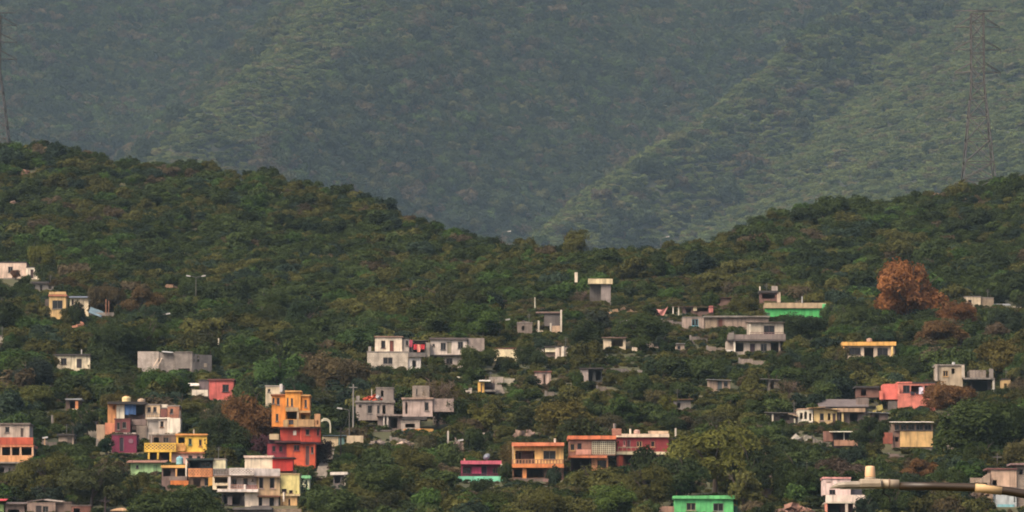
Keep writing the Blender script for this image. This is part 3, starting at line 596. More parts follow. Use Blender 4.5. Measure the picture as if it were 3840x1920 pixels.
# white corner house
h = house('house', 'large white corner house with lattice parapet and balconies', 960, 1935, D=DofPy(1900))
W1 = mat((230, 214, 202)); BE = mat((214, 178, 130))
h.room(918, 1716, 1021, 1757, mat((226, 208, 178)), dep=3.5, d=1.8, roof=False); h.slab(914, 1026, 1709, 1715.5, mat((230, 200, 180)), .2, 3.4, 'roof', 1.8)
h.room(1022, 1720, 1098, 1766, mat((196, 42, 30), 'metal'), dep=3, d=1.4, roof=False); h.slab(1020, 1106, 1714, 1719.5, mat((60, 44, 42)), .3, 3, 'roof', 1.4)
h.lattice(860, 1755, 951, 1782, W1, -.7, .4); h.railing(800, 1757, 858, 1782, mat((150, 138, 132)), -.3, .2, .1); h.slab(798, 953, 1784.5, 1788, mat((170, 140, 116)), .5, 5)
h.room(797, 1788.5, 858, 1836, CREAM, [(805, 1791, 855, 1811, 'o'), (812, 1821, 856, 1833, 'o')], dep=4, roof=False); h.room(862, 1788.5, 967, 1836, W1, [(873, 1795, 887, 1816, 'w', (110, 74, 64)), (912, 1794, 929, 1816, 'w', (110, 74, 64)), (944, 1796, 951, 1804, 'w')], dep=3.6, d=1.1, roof=False)
h.railing(864, 1817, 915, 1833, mat((186, 140, 120)), -.45, .3, .12); h.railing(922, 1820, 966, 1834, mat((140, 90, 80)), -.4, .2, .1); h.post(860, 1788.5, 1833, W1, .3, -.5); h.post(918, 1816, 1834, W1, .25, -.5); h.slab(815, 968, 1834.5, 1845, W1, .7, 4)
h.room(917, 1846, 968, 1940, mat((234, 212, 188)), dep=4, roof=False, d=.1); h.room(832, 1849, 916, 1940, mat((92, 84, 82)), [(838, 1858, 852, 1890, 'o'), (872, 1862, 900, 1892, 'o')], dep=3, d=.9, roof=False); h.box('pillar', 854, 1862, 870, 1894, mat((160, 140, 132)), .3, .4)
h.turn(17, 954, -.3); h.box('parapet', 954, 1758, 1050, 1785, W1, 0, .2); h.slab(954, 1052, 1786, 1789, mat((170, 140, 116)), .1, 4)
h.room(969, 1788.5, 1050, 1858, BE, [(971, 1790, 989, 1832, 'w', (176, 150, 136)), (1011, 1791, 1031, 1832, 'w', (176, 150, 136))], dep=4.5, roof=False, d=.3); h.slab(968, 1052, 1858.5, 1863, mat((150, 96, 72)), .25, 4)
h.room(968.5, 1863.5, 1044, 1940, mat((230, 204, 180)), [(969.5, 1864, 984, 1898, 'w', (60, 52, 56)), (1010, 1866, 1028, 1900, 'w', (70, 60, 62))], dep=4, roof=False, d=.35)

h2 = house('house', 'pale yellow building with slit windows right of the white corner house', 1086, 1935, D=DofPy(1896))
h2.room(1052, 1780, 1123, 1852, mat((226, 208, 128)), [(1056, 1833, 1075, 1846, 'w', (90, 60, 56)), (1084, 1838, 1098, 1850, 'w', (90, 60, 56)), (1108, 1840, 1114, 1850, 'w', (200, 190, 100))], dep=4.5, rm=mat((206, 170, 120))); h2.slab(1050, 1126, 1852.5, 1860, mat((206, 180, 130)), .2, 4)
h2.room(1052, 1860.5, 1114, 1940, mat((208, 164, 104)), [(1056, 1870, 1061, 1896, 'w', (150, 110, 70)), (1081, 1870, 1089, 1908, 'w', (80, 60, 54))], dep=4, d=.05, roof=False); h2.pipe(1064, 1846, 1872, WHITE, .12, -.3); h2.box('parapet', 1050, 1762, 1110, 1779, mat((196, 168, 140)), 2, .2)
h2 = house('house', 'tiny green roofed cottage right of the pale yellow building', 1144, 1850)
h2.room(1126, 1794, 1160, 1850, mat((214, 210, 170)), [(1127.5, 1800, 1134, 1820, 'w', (90, 120, 90)), (1146, 1800, 1153, 1826, 'w', (90, 120, 90))], dep=4, roof=False); h2.slab(1124, 1164, 1782, 1793.5, mat((120, 190, 128)), .35, 4, 'roof'); h2.box('plinth', 1122, 1832, 1162, 1844, mat((150, 196, 140)), -.3, .28)
h2 = house('hut', 'small white flat roofed hut in the trees right of green cottage', 1262, 1834, cat='hut'); h2.room(1250, 1782, 1298, 1834, mat((120, 110, 104)), [(1254, 1786, 1276, 1812, 'o')], dep=3, roof=False); h2.slab(1238, 1304, 1770, 1781, mat((230, 216, 200)), .5, 3, 'roof'); h2.post(1294, 1782, 1830, WHITE, .2, -.3)
# left edge
h = house('house', 'three storey grey and red orange house at the left edge', 50, 1784)
h.room(-70, 1593, 110, 1640, mat((196, 176, 156)), [(19, 1601, 36, 1622, 'w'), (77, 1606, 88, 1638, 'd', (90, 76, 70))], dep=5, roof=False, d=.5); h.slab(-70, 114, 1586, 1592.5, mat((120, 108, 98)), .2, 5, 'roof', .5)
h.box('red_parapet', -70, 1640.5, 124, 1668, mat((206, 88, 56)), -.7, .3); h.slab(-70, 126, 1668.5, 1676, mat((222, 130, 84)), .7, 5)
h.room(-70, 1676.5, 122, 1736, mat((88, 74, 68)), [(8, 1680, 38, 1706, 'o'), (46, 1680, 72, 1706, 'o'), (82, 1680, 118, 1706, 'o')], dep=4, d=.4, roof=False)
for c in (4, 42, 77, 122): h.post(c, 1676.5, 1710, mat((220, 170, 130)), .25, -.65)
h.box('orange_parapet', -70, 1708, 122, 1732, mat((226, 158, 100)), -.75, .2); h.slab(-70, 124, 1732.5, 1738, CONC, .8, 5); h.room(-70, 1738.5, 84, 1784, mat((168, 152, 142)), [(-4, 1752, 15, 1778, 'o'), (31, 1754, 40, 1780, 'w')], dep=4, d=.1, roof=False)
h = house('house', 'grey brown gabled house at the bottom left corner', 150, 1936, D=DofPy(1925))
h.room(20, 1892, 92, 1940, mat((140, 116, 104)), [(30, 1910, 72, 1936, 'o')], dep=4, roof=False); h.shed_roof(14, 98, 1880, 1891, mat((104, 88, 82), 'metal'), .5, 4, .08)
h.room(102, 1884, 208, 1940, mat((146, 122, 108)), [(134, 1896, 157, 1938, 'd', (60, 50, 50)), (160, 1898, 182, 1922, 'w')], dep=4, roof=False, d=-.4); h.shed_roof(100, 164, 1862, 1883, mat((112, 92, 84), 'metal'), .5, 4, .06, lean=-8); h.shed_roof(164, 232, 1862, 1876, mat((168, 152, 140), 'metal'), .5, 4, .06, lean=8)
h.room(209, 1886, 268, 1940, mat((118, 96, 84), 'wood'), dep=3.4, rm=mat((130, 110, 98), 'metal')); h.room(269, 1898, 340, 1940, mat((150, 96, 78)), [(276, 1906, 300, 1930, 'o')], dep=3.4, rm=mat((150, 130, 116), 'metal')); h.room(-70, 1892, 14, 1940, mat((160, 190, 110)), dep=3, roof=False)
h.shed_roof(-40, 22, 1862, 1878, mat((204, 60, 66), 'metal'), .8, 2, .1)
h = house('house', 'tan rounded roof top peeking up at the bottom left', 450, 1938, D=DofPy(1930)); h.room(416, 1914, 492, 1942, mat((150, 128, 110)), dep=4, roof=False)
mb = MB(); a0, a1, h0, h1 = h.rect(412, 1904, 500, 1914, -.3)
for i in range(8):
    t0, t1 = i / 8, (i + 1) / 8; u0, u1 = a0 + (a1 - a0) * t0, a0 + (a1 - a0) * t1; z0, z1 = h0 + (h1 - h0) * math.sin(math.pi * t0), h0 + (h1 - h0) * math.sin(math.pi * t1); L = h.loc
    mb.hexa([L(u0, -.3, h0 - .05), L(u1, -.3, h0 - .05), L(u1, 4, h0 - .05), L(u0, 4, h0 - .05), L(u0, -.3, z0), L(u1, -.3, z1), L(u1, 4, z1), L(u0, 4, z0)])
mb.build('roof', mat((222, 176, 132)), h.o)

# --- middle
h = house('house', 'two storey white house with red brown door and clothes on its terrace', 1450, 1392)
h.room(1406, 1266, 1508, 1320, mat((234, 214, 186)), [(1429, 1277, 1445, 1305, 'w', (84, 56, 60)), (1461, 1277, 1477, 1319, 'd', (128, 66, 52))], dep=5, roof=False, d=.5); h.slab(1402, 1512, 1260, 1265.5, mat((150, 116, 96)), .2, 5, 'roof', .5)
h.room(1377, 1322, 1530, 1394, mat((206, 190, 168), 'block'), [(1436, 1340, 1473, 1366, 'w', (150, 140, 128))], dep=5, rm=CONC, over=.05); h.box('pillar', 1382, 1299, 1391, 1320, GREYW, .3, .3)
h.room(1509, 1272, 1534, 1330, GREYW, [(1521, 1276, 1532, 1296, 'w')], dep=3.5, d=.8, rm=DKROOF); h.room(1535, 1280, 1596, 1330, mat((90, 82, 80)), [(1550, 1284, 1592, 1324, 'o')], dep=3, d=1.4, roof=False); h.slab(1535, 1606, 1276, 1279.5, DKROOF, .5, 4, 'roof', 1)
h.box('parapet', 1531, 1322, 1596, 1338, mat((120, 112, 106)), -.2, .2); h.room(1531, 1342, 1578, 1394, mat((214, 204, 192)), [(1546, 1352, 1560, 1376, 'o')], dep=4, d=.3, rm=WHITE); h.box('stair_wall', 1598, 1284, 1612, 1340, mat((150, 138, 124)), .2, 3)
garments = [(1535, 1547, 1275, 1302, (196, 70, 96), 'pink shirt hanging at the left of the clothesline on the white house terrace'), (1551, 1564, 1292, 1312, (206, 44, 58), 'red shirt hanging second from the left on the terrace clothesline'),
            (1565, 1577, 1292, 1322, (236, 150, 128), 'long salmon garment hanging in the middle of the terrace clothesline'), (1578, 1593, 1292, 1311, (210, 40, 50), 'red garment hanging at the right end of the terrace clothesline')]
for x0, x1, y0, y1, c, lb in garments:
    a0, a1, h0, h1 = h.rect(x0, y0, x1, y1, .0); mb = MB(); V = []; wd = a1 - a0; hg = h1 - h0
    for i in range(7):
        for j in range(6):
            u = i / 6; tpr = 1 - .18 * (j / 5) * (1 if hg > wd else 0); V.append(((u - .5) * wd * tpr, .05 * math.sin(u * 9 + j * .7), -hg * j / 5 * (1 - .06 * abs(math.sin(u * 7)))))
    mb.v = V; mb.f = [(i * 6 + j, (i + 1) * 6 + j, (i + 1) * 6 + j + 1, i * 6 + j + 1) for i in range(6) for j in range(5)]
    o = mb.build('garment', mat(c, 'cloth')); o.location = h.O + h.loc((a0 + a1) / 2, -.28, h1); o.modifiers.new('thick', 'SOLIDIFY').thickness = .015; tag(o, lb, 'garment', 'clothes on the terrace line')
mb = MB(); mb.tube([h.at(1531, 1276, -.28), h.at(1560, 1288, -.28), h.at(1600, 1284, -.28)], .012, 4); tag(mb.build('clothesline', GREY), 'clothesline strung over the terrace of the white house', 'clothesline')
h2 = house('house', 'long white upper storey with grey windows above a half buried wall', 1680, 1388)
h2.room(1614, 1274, 1751, 1330, mat((214, 196, 180)), [(1621, 1290, 1631, 1299, 'w'), (1652, 1285, 1672, 1311, 'w', (90, 90, 90)), (1677, 1281, 1693, 1326, 'd', (150, 140, 116)), (1717, 1281, 1737, 1307, 'w', (90, 90, 90))], dep=5, roof=False); h2.slab(1610, 1754, 1266, 1273.5, mat((96, 84, 80)), .3, 5.2, 'roof')
h2.slab(1612, 1754, 1330.5, 1335, DKROOF, .3, 4); h2.room(1662, 1335.5, 1734, 1388, mat((208, 190, 172)), [(1673, 1343, 1697, 1364, 'w', (90, 80, 78))], dep=4, d=.4, roof=False); h2.room(1755, 1268, 1816, 1330, mat((168, 150, 138), 'block'), dep=5, d=.3, roof=False)  # dark slab colour stands in for the shadow below the upper storey
h2 = house('house', 'grey house with heap of red tiles on its flat roof', 1400, 1612)
h2.room(1334, 1510, 1476, 1576, mat((158, 142, 130)), [(1346, 1518, 1356, 1528, 'o'), (1378, 1520, 1396, 1550, 'w'), (1414, 1520, 1424, 1552, 'w'), (1434, 1520, 1446, 1552, 'o')], dep=5, roof=False); h2.slab(1330, 1480, 1502, 1509.5, CONC, .25, 5, 'roof'); h2.box('parapet', 1336, 1484, 1348, 1501.5, CONC, .2, .4)
h2.room(1416, 1560, 1510, 1612, mat((120, 104, 98)), [(1436, 1568, 1446, 1600, 'o'), (1464, 1566, 1490, 1606, 'o')], dep=3, d=-1.2, roof=False); h2.slab(1412, 1512, 1553, 1559.5, mat((140, 124, 116)), .6, 3, 'roof', -1.2)
for c in (1440, 1453): h2.post(c, 1560, 1608, mat((206, 192, 178)), .22, -1.6)
rg = random.Random(5)
for i in range(26):
    p = h2.at(1366 + 62 * rg.random(), 1501.6, .4 + 1.8 * rg.random()); mb = MB(); mb.box(-.28, -.2, 0, .28, .2, .07); o = mb.build('roof_tile', mat((206, 84, 46) if i % 3 else (186, 66, 40)), h2.o)
    d = p - h2.O; o.location = (d.x, d.y, d.z + .05 + .85 * max(0, 1 - abs(d.x - (h2.at(1402, 1500, 1).x - h2.O.x)) / 1.5) * rg.random()); o.rotation_euler = (rg.uniform(-.7, .7), rg.uniform(-.6, .6), rg.uniform(0, 3))
h2.room(1402, 1616, 1462, 1664, mat((140, 124, 112)), [(1416, 1622, 1450, 1636, 'o')], dep=3, d=-2.5, rm=CONC); h2.box('wall', 1426, 1638, 1462, 1662, mat((176, 156, 140)), -3.2, .3)
dish(h2.at(1418, 1500, .6), .4, 'white satellite dish at the red tile heap'); h2.pipe(1394, 1460, 1500, WHITE, .06, 1.5, 'antenna')
h3 = house('hut', 'small grey rooftop hut behind the red tile heap', 1442, 1500, cat='hut', D=DofPy(1560)); h3.room(1410, 1456, 1476, 1500, mat((136, 122, 112)), [(1428, 1464, 1438, 1488, 'o')], dep=3.5, rm=CONC)
h2 = house('house', 'pinkish grey house behind a bare tree with stepped upper room', 1570, 1620)
h2.room(1510, 1498, 1622, 1562, mat((186, 162, 150)), [(1520, 1508, 1528, 1552, 'o'), (1592, 1508, 1608, 1540, 'w')], dep=5, roof=False); h2.slab(1506, 1626, 1490, 1497.5, mat((170, 140, 120)), .25, 5, 'roof'); h2.room(1546, 1446, 1610, 1490, mat((158, 142, 126), 'block'), [(1584, 1456, 1596, 1486, 'o'), (1560, 1458, 1566, 1480, 'w')], dep=4, d=.8, roof=False)
h2.box('wall', 1624, 1494, 1702, 1544, mat((170, 148, 136), 'block'), .3, 3); h2.slab(1510, 1600, 1562.5, 1574, DKROOF, .6, 4, 'canopy'); h2.room(1504, 1582, 1574, 1620, mat((178, 162, 146)), [(1520, 1588, 1556, 1604, 'o')], dep=3, d=-.6, rm=CONC); h2.box('orange_parapet', 1514, 1608, 1588, 1622, mat((232, 146, 66)), -1.5, .2); h2.box('yellow_parapet', 1589, 1608, 1626, 1620, mat((190, 140, 60)), -1.4, .2)
h2 = house('shed', 'tiny white shed with arched opening right of the bare tree', 1752, 1486, cat='shed'); h2.room(1738, 1460, 1768, 1488, mat((224, 206, 186)), [(1752, 1468, 1762, 1484, 'o')], dep=2.5, rm=GREYW)
o = free_box('gate_post', 1766, 1405, 1774, 1440, DofPy(1440), .35, mat((206, 176, 90)), 'yellow post standing alone above the white shed', 'post', 'ground'); o = free_box('panel', 1704, 1412, 1724, 1421, DofPy(1424), .1, mat((222, 210, 180)), 'small cream board among bushes below white house', 'board')
h2 = house('house', 'narrow yellow house with white roof beside pale posts', 1812, 1486); h2.room(1792, 1434, 1816, 1488, mat((228, 172, 72)), [(1803, 1440, 1808, 1478, 'd', (120, 60, 40))], dep=3, roof=False); h2.room(1817, 1436, 1856, 1470, mat((84, 74, 72)), [(1822, 1440, 1848, 1462, 'o')], dep=3, d=.6, roof=False); h2.shed_roof(1796, 1840, 1414, 1430, mat((236, 224, 204), 'metal', .6), .7, 3, .1)
h2.box('ledge', 1816, 1462, 1860, 1468, CONC, -.3, .25)
for (px0, px1, yt, yb, ph) in ((1676, 1738, 1640, 1700, 0), (1780, 1824, 1640, 1676, 0)):
    h2 = house('ruin', 'broken grey wall ruin with %s above the magenta house' % ('one thin post' if px0 < 1700 else 'two thin posts'), (px0 + px1) / 2, yb, cat='ruin')
    h2.box('wall', px0 + 8, yt + 14, px0 + 30, yb, mat((156, 138, 122), 'block'), 0, .3); h2.box('wall', px0 + 30.5, yt + 2, px1 - 14, yb, mat((150, 128, 120)), .2, .3); h2.box('wall', px1 - 13, yt + 20, px1, yb, mat((176, 150, 128), 'block'), .5, .3); h2.post(px0 + (4 if px0 < 1700 else 14), yt - 24, yb, mat((190, 178, 160)), .2, .1)
    if px0 > 1700: h2.post(px0 + 34, yt - 18, yb, mat((200, 180, 160)), .18, .1)
h = house('house', 'magenta house with pink roof edge and mint green parapet', 1800, 1806)
h.room(1729, 1742, 1878, 1784, mat((140, 50, 76)), [(1734, 1752, 1766, 1776, 'w', (90, 60, 70)), (1806, 1746, 1826, 1782, 'd', (70, 52, 74)), (1846, 1754, 1870, 1776, 'w', (140, 70, 70))], dep=5, roof=False, d=.8); h.slab(1728, 1880, 1727, 1741, mat((206, 92, 112)), .3, 6, 'roof'); h.box('pink_panel', 1771, 1752, 1804, 1777, mat((214, 64, 108)), .5, .1)
h.box('mint_parapet', 1714, 1786, 1888, 1806, mat((116, 208, 168)), -.6, .2); h.slab(1712, 1890, 1806.5, 1812, CONC, .8, 5); h.railing(1726, 1776, 1880, 1786, mat((80, 40, 56)), -.55, .4, .05); h.post(1880, 1740, 1786, mat((190, 180, 150)), .16, -.5); h.room(1720, 1812.5, 1884, 1840, mat((80, 72, 68)), dep=4, d=.2, roof=False)
dish(h.at(1826, 1727, .8), .5, 'grey satellite dish on the pink roof of the magenta house', -.5, (150, 156, 168)); h.pipe(1742, 1720, 1728, mat((220, 150, 120)), .1)
h = house('house', 'tan house with orange roof band and balustraded balcony', 2016, 1800)
h.room(1922, 1673, 2113, 1756, mat((236, 188, 104)), [(1932, 1690, 2005, 1754, 'o'), (2037, 1690, 2084, 1722, 'w', (120, 110, 96))], dep=5.5, roof=False, d=.9); h.slab(1920, 2116, 1659, 1672.5, mat((226, 128, 82)), .3, 6.5, 'roof', .3)
h.room(1936, 1690, 2000, 1750, mat((96, 70, 64)), [(1942, 1694, 1956, 1746, 'd', (50, 48, 52))], dep=2, d=2.2, roof=False)
h.railing(1920, 1722, 2113, 1740, mat((170, 120, 84)), -.55, .42, .2); h.slab(1920, 2115, 1740.5, 1754, mat((222, 128, 62)), .6, 6); h.post(1923, 1673, 1722, mat((196, 160, 110)), .2, -.5)
h.room(1922, 1754.5, 2113, 1800, mat((120, 84, 62)), [(1926, 1758, 1956, 1790, 'o'), (1978, 1758, 2040, 1790, 'o')], dep=4, d=.5, roof=False); h.box('orange_pillar', 1959, 1755, 1974, 1800, mat((226, 140, 70)), -.2, .4); h.pipe(2081, 1644, 1660, WHITE, .14); h.box('wall', 1926, 1794, 2090, 1816, mat((128, 108, 96), 'block'), -1.5, .3)
h.box('wall', 2036, 1796, 2076, 1828, mat((150, 112, 104)), -2.2, .3)
h = house('house', 'brown house with orange roof edge and white grid window', 2220, 1782)
h.room(2133, 1648, 2219, 1708, mat((150, 104, 84)), [(2165, 1662, 2181, 1684, 'w', (60, 40, 50)), (2138, 1664, 2156, 1690, 'w', (196, 150, 90))], dep=5, roof=False); h.room(2220, 1648, 2308, 1708, mat((130, 96, 80)), [(2222, 1656, 2305, 1702, 'o')], dep=5, roof=False); h.slab(2128, 2311, 1634, 1647.5, mat((230, 122, 72)), .4, 5.4, 'roof'); h.gridwork(2221, 1656, 2306, 1702, mat((226, 214, 180)), -.02, 11, 6, .07, 'window_grid')
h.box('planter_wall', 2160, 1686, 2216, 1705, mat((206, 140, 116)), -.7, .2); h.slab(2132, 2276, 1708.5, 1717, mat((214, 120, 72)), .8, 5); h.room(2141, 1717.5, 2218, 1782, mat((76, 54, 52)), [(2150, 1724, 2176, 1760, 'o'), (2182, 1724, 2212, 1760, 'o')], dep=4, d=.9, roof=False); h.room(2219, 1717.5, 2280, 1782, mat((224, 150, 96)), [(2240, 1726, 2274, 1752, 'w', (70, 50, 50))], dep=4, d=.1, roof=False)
h.box('brick_stack', 2296, 1606, 2330, 1632, mat((176, 120, 96), 'block'), .8, 1); h.pipe(2304, 1588, 1608, CONC, .2, 1, 'chimney')
h = house('house', 'dark red house with white roof edge and pale ledge', 2410, 1760)
h.room(2313, 1640, 2507, 1694, mat((136, 40, 46)), [(2337, 1652, 2345, 1672, 'w', (210, 150, 140)), (2352, 1650, 2364, 1682, 'd', (80, 34, 44)), (2387, 1654, 2408, 1676, 'w', (206, 160, 110)), (2440, 1654, 2456, 1676, 'w', (190, 130, 90))], dep=5, roof=False); h.slab(2311, 2509, 1627, 1639.5, mat((226, 200, 170)), .3, 5.4, 'roof')
h.slab(2312, 2509, 1694.5, 1704, mat((224, 208, 166)), .6, 5); h.room(2314, 1704.5, 2506, 1760, mat((140, 70, 50)), [(2346, 1712, 2370, 1740, 'o'), (2410, 1712, 2450, 1740, 'w')], dep=4, d=.2, roof=False); h.box('red_pillar', 2320, 1705, 2336, 1756, mat((216, 90, 54)), -.4, .35); h.box('parapet', 2432, 1616, 2506, 1626.5, mat((206, 176, 144)), 1, .2); h.railing(2318, 1676, 2400, 1693, mat((150, 140, 110)), -.55, .5, .05); h.pipe(2364, 1608, 1628, WHITE, .14); h.pipe(2534, 1606, 1630, WHITE, .14, 2)
water_tank(h.at(2388, 1627, 1.2), .42, .55, (214, 170, 150), 'pinkish beige water tank on the dark red house')
h = house('house', 'bright green house with two square windows at the bottom edge', 2640, 1945, D=DofPy(1925))
h.room(2529, 1871, 2750, 1950, mat((92, 200, 112)), [(2574, 1886, 2609, 1914, 'w', (150, 140, 110)), (2674, 1887, 2713, 1917, 'w', (130, 130, 120))], dep=5, roof=False, rops=()); h.slab(2524, 2762, 1858, 1870.5, mat((96, 196, 112)), .35, 5.6, 'roof'); h.box('wall', 2474, 1898, 2528, 1940, mat((164, 126, 104)), .2, 3); h.box('wall', 2751, 1876, 2766, 1945, mat((60, 110, 96)), .6, 4)
h = house('ruin', 'slender ruined stone tower with one square hole', 2880, 1810, cat='ruin'); h.room(2862, 1744, 2902, 1812, mat((150, 122, 106), 'block'), [(2868, 1752, 2878, 1764, 'o')], dep=2, rm=CONC); h.slab(2896, 2920, 1736, 1740, ZINC, .3, 1.5, 'roof_sheet')
# upper middle ruins and walls
h = house('ruin', 'roofless concrete canopy on a stained pier high on the slope', 2250, 1140, cat='ruin')
h.box('canopy_slab', 2206, 1045, 2298, 1064, mat((226, 204, 156)), -.6, 2.4); h.box('pier', 2254, 1064.5, 2290, 1140, mat((150, 136, 128)), -.1, .8); h.box('wall', 2212, 1066, 2253, 1136, mat((96, 88, 82)), .9, .25)
free_box('concrete_post', 2155, 1021, 2166, 1058, DofPy(1138), .4, mat((226, 208, 180)), 'pale concrete post left of the roofless canopy', 'post')
h = house('ruin', 'roofless white ruin with three standing posts on the slope', 2060, 1254, cat='ruin')
for c, yt in ((2020, 1202), (2065, 1212), (2104, 1162)): h.post(c, yt, 1254, mat((214, 200, 178)), .28, 0)
h.box('wall', 2018, 1240, 2060, 1254, mat((220, 196, 166)), .02, .25); h.box('wall', 2070, 1222, 2102, 1254, mat((214, 178, 142), 'block'), .1, .25); h.room(2040, 1178, 2100, 1222, mat((116, 106, 100), 'block'), dep=2.5, d=3, roof=False)
h.slab(2010, 2100, 1168, 1174, mat((128, 104, 92)), .3, 2.5, 'roof', 3)
h = house('house', 'long white walls partly hidden by trees in the middle of the slope', 1990, 1352)
h.room(1848, 1308, 1938, 1354, mat((236, 216, 170)), dep=4, rm=mat((110, 60, 52))); h.room(1940, 1310, 2040, 1354, mat((206, 194, 172)), dep=4, d=.3, rm=DKROOF)
h.room(2044, 1304, 2082, 1320, mat((234, 220, 180)), dep=4, roof=False); h.box('wall', 2044, 1320.5, 2082, 1350, mat((130, 112, 98)), .4, .3); h.room(2082.5, 1302, 2134, 1352, mat((226, 204, 182)), [(2098, 1306, 2103, 1340, 'o')], dep=4, roof=False, d=-.2); h.slab(2042, 2138, 1297, 1301.5, DKROOF, .3, 4.3, 'roof'); h.box('pilaster', 2106, 1299, 2116, 1340, WHITE, -.6, .3)
h = house('shed', 'rust streaked pinkish shed standing alone in the trees', 2036, 1454, cat='shed'); h.room(2005, 1396, 2066, 1456, mat((196, 166, 148), wear=1.8), [(2038, 1404, 2044, 1448, 'o')], dep=3, roof=False); h.slab(2002, 2069, 1391, 1395.5, mat((120, 70, 60)), .2, 3.1, 'roof')
h = house('hut', 'broken grey hut with gaping dark doorway and white lamp', 2218, 1442, cat='hut'); h.room(2177, 1386, 2206, 1444, mat((176, 158, 148)), dep=3, roof=False); h.room(2206.5, 1384, 2258, 1444, mat((70, 70, 66)), [(2210, 1390, 2222, 1438, 'o'), (2234, 1390, 2254, 1426, 'o')], dep=3, d=.5, roof=False); h.slab(2174, 2264, 1379, 1383.5, DKROOF, .3, 3.4, 'roof'); h.box('step', 2184, 1430, 2228, 1440, mat((186, 176, 150)), -.8, .6)
h = house('house', 'cream house with wide dark opening above a long stone wall', 2310, 1312)
h.room(2264, 1268, 2346, 1312, mat((216, 194, 160)), [(2292, 1272, 2336, 1300, 'o')], dep=4, roof=False); h.shed_roof(2258, 2350, 1256, 1267, mat((140, 106, 94), 'metal'), .4, 4, .08)
h.box('stone_wall', 2268, 1324, 2370, 1350, mat((206, 174, 146), 'block'), -2, .4); h.box('stone_wall', 2370.5, 1334, 2454, 1350, mat((206, 176, 150), 'block'), -2, .4); h.box('white_block', 2370.5, 1302, 2394, 1333, mat((226, 206, 180)), -1.9, 1); h.box('white_block', 2395, 1312, 2416, 1333, mat((226, 210, 190)), -1.9, 1)
# upper right cluster
h = house('shack', 'tin shack beside a pink cloth on the upper slope', 2600, 1190, cat='shack')
h.room(2560, 1150, 2676, 1192, mat((110, 84, 76)), [(2572, 1154, 2592, 1178, 'o'), (2614, 1150, 2654, 1168, 'o')], dep=3.4, roof=False); h.shed_roof(2520, 2690, 1138, 1149, mat((120, 90, 76), 'metal'), .5, 3.6, .06, lean=3); h.post(2524, 1148, 1188, WHITE, .16, -.3); h.post(2545, 1148, 1188, WHITE, .2, -.3); h.box('pink_panel', 2658, 1148, 2674, 1172, mat((206, 120, 112)), -.4, .1); h.box('cream_panel', 2600, 1150, 2613, 1166, mat((200, 180, 140)), -.3, .1)
p = h.at(2450, 1152, -.8); mb = MB(); k = 1 / PPM(h.D); V = []
for i in range(11):
    for j in range(6):
        u = i / 10; V.append((55 * k * u, .12 * math.sin(u * 8 + j), -(8 + 30 * math.sin(u * math.pi) * .9 - 14 * u) * k * (j / 5) - 16 * k * math.sin(u * math.pi) * .6 - .03 * j))
mb.v = V; mb.f = [(i * 6 + j, (i + 1) * 6 + j, (i + 1) * 6 + j + 1, i * 6 + j + 1) for i in range(10) for j in range(5)]
o = mb.build('cloth', mat((222, 148, 138), 'cloth')); o.location = p; o.modifiers.new('thick', 'SOLIDIFY').thickness = .02; tag(o, 'pink cloth sagging from a line left of the tin shack', 'cloth'); PROT.append((2448, 1150, 2506, 1192, h.D))
h = house('house', 'low grey wall house with teal window below the tin shack', 2630, 1240)
h.room(2560, 1192, 2640, 1240, mat((170, 148, 132)), [(2594, 1196, 2619, 1222, 'w', (110, 170, 180))], dep=4, rm=CONC); h.box('wall', 2641, 1190, 2688, 1234, mat((180, 156, 128), 'block'), .3, 3); h.room(2690, 1190, 2716, 1240, mat((140, 112, 98)), [(2693, 1194, 2711, 1236, 'd', (104, 58, 44))], dep=3.5, d=.2, rm=CONC); h.room(2717, 1190, 2882, 1242, mat((176, 150, 130), 'block'), dep=4, d=.3, roof=False); h.slab(2640, 2886, 1184, 1189.5, CONC, .2, 4, 'roof')
h = house('house', 'grey two storey house with wide balcony under the bright green house', 2840, 1330)
h.room(2806, 1210, 2938, 1256, mat((196, 180, 156)), [(2864, 1221, 2905, 1253, 'w', (84, 64, 70))], dep=5, roof=False, d=1.2); h.shed_roof(2800, 2944, 1196, 1209, mat((130, 116, 108), 'metal'), .5, 6, .05, 1.2); h.box('parapet', 2727, 1254, 2946, 1273, mat((140, 124, 116)), -.3, .2); h.slab(2727, 2948, 1273.5, 1279, mat((92, 82, 80)), .4, 6); h.railing(2812, 1246, 2940, 1254, mat((130, 100, 94)), -.25, .5, .05); h.post(2812, 1216, 1254, WHITE, .25, 0)
h.room(2724, 1279.5, 2926, 1330, mat((186, 168, 150)), [(2758, 1286, 2788, 1318, 'o'), (2812, 1288, 2832, 1324, 'd', (66, 48, 54)), (2852, 1288, 2876, 1318, 'w'), (2890, 1284, 2920, 1324, 'o')], dep=4.5, d=.4, roof=False); h.box('white_sheet', 2724, 1312, 2748, 1330, mat((226, 216, 206)), -.8, .2); h.post(2754, 1279.5, 1328, WHITE, .25, -.2); h.box('wall', 2732, 1248, 2752, 1273, CONC, -.5, .15)
h = house('house', 'bright green walled house with beige slab roof on upper right slope', 2985, 1204)
h.room(2870, 1156, 3096, 1206, mat((70, 186, 92)), [(2872, 1172, 2888, 1200, 'd', (60, 120, 80))], dep=5, roof=False); h.slab(2868, 3098, 1136, 1155.5, mat((186, 160, 122)), .4, 5.4, 'roof'); h.box('green_pillar', 3084, 1140, 3098, 1180, mat((100, 214, 130)), -.8, .35); h.box('wall', 3098, 1172, 3116, 1206, mat((90, 180, 130)), .4, 2); h.pipe(3008, 1112, 1138, mat((200, 200, 200)), .12)
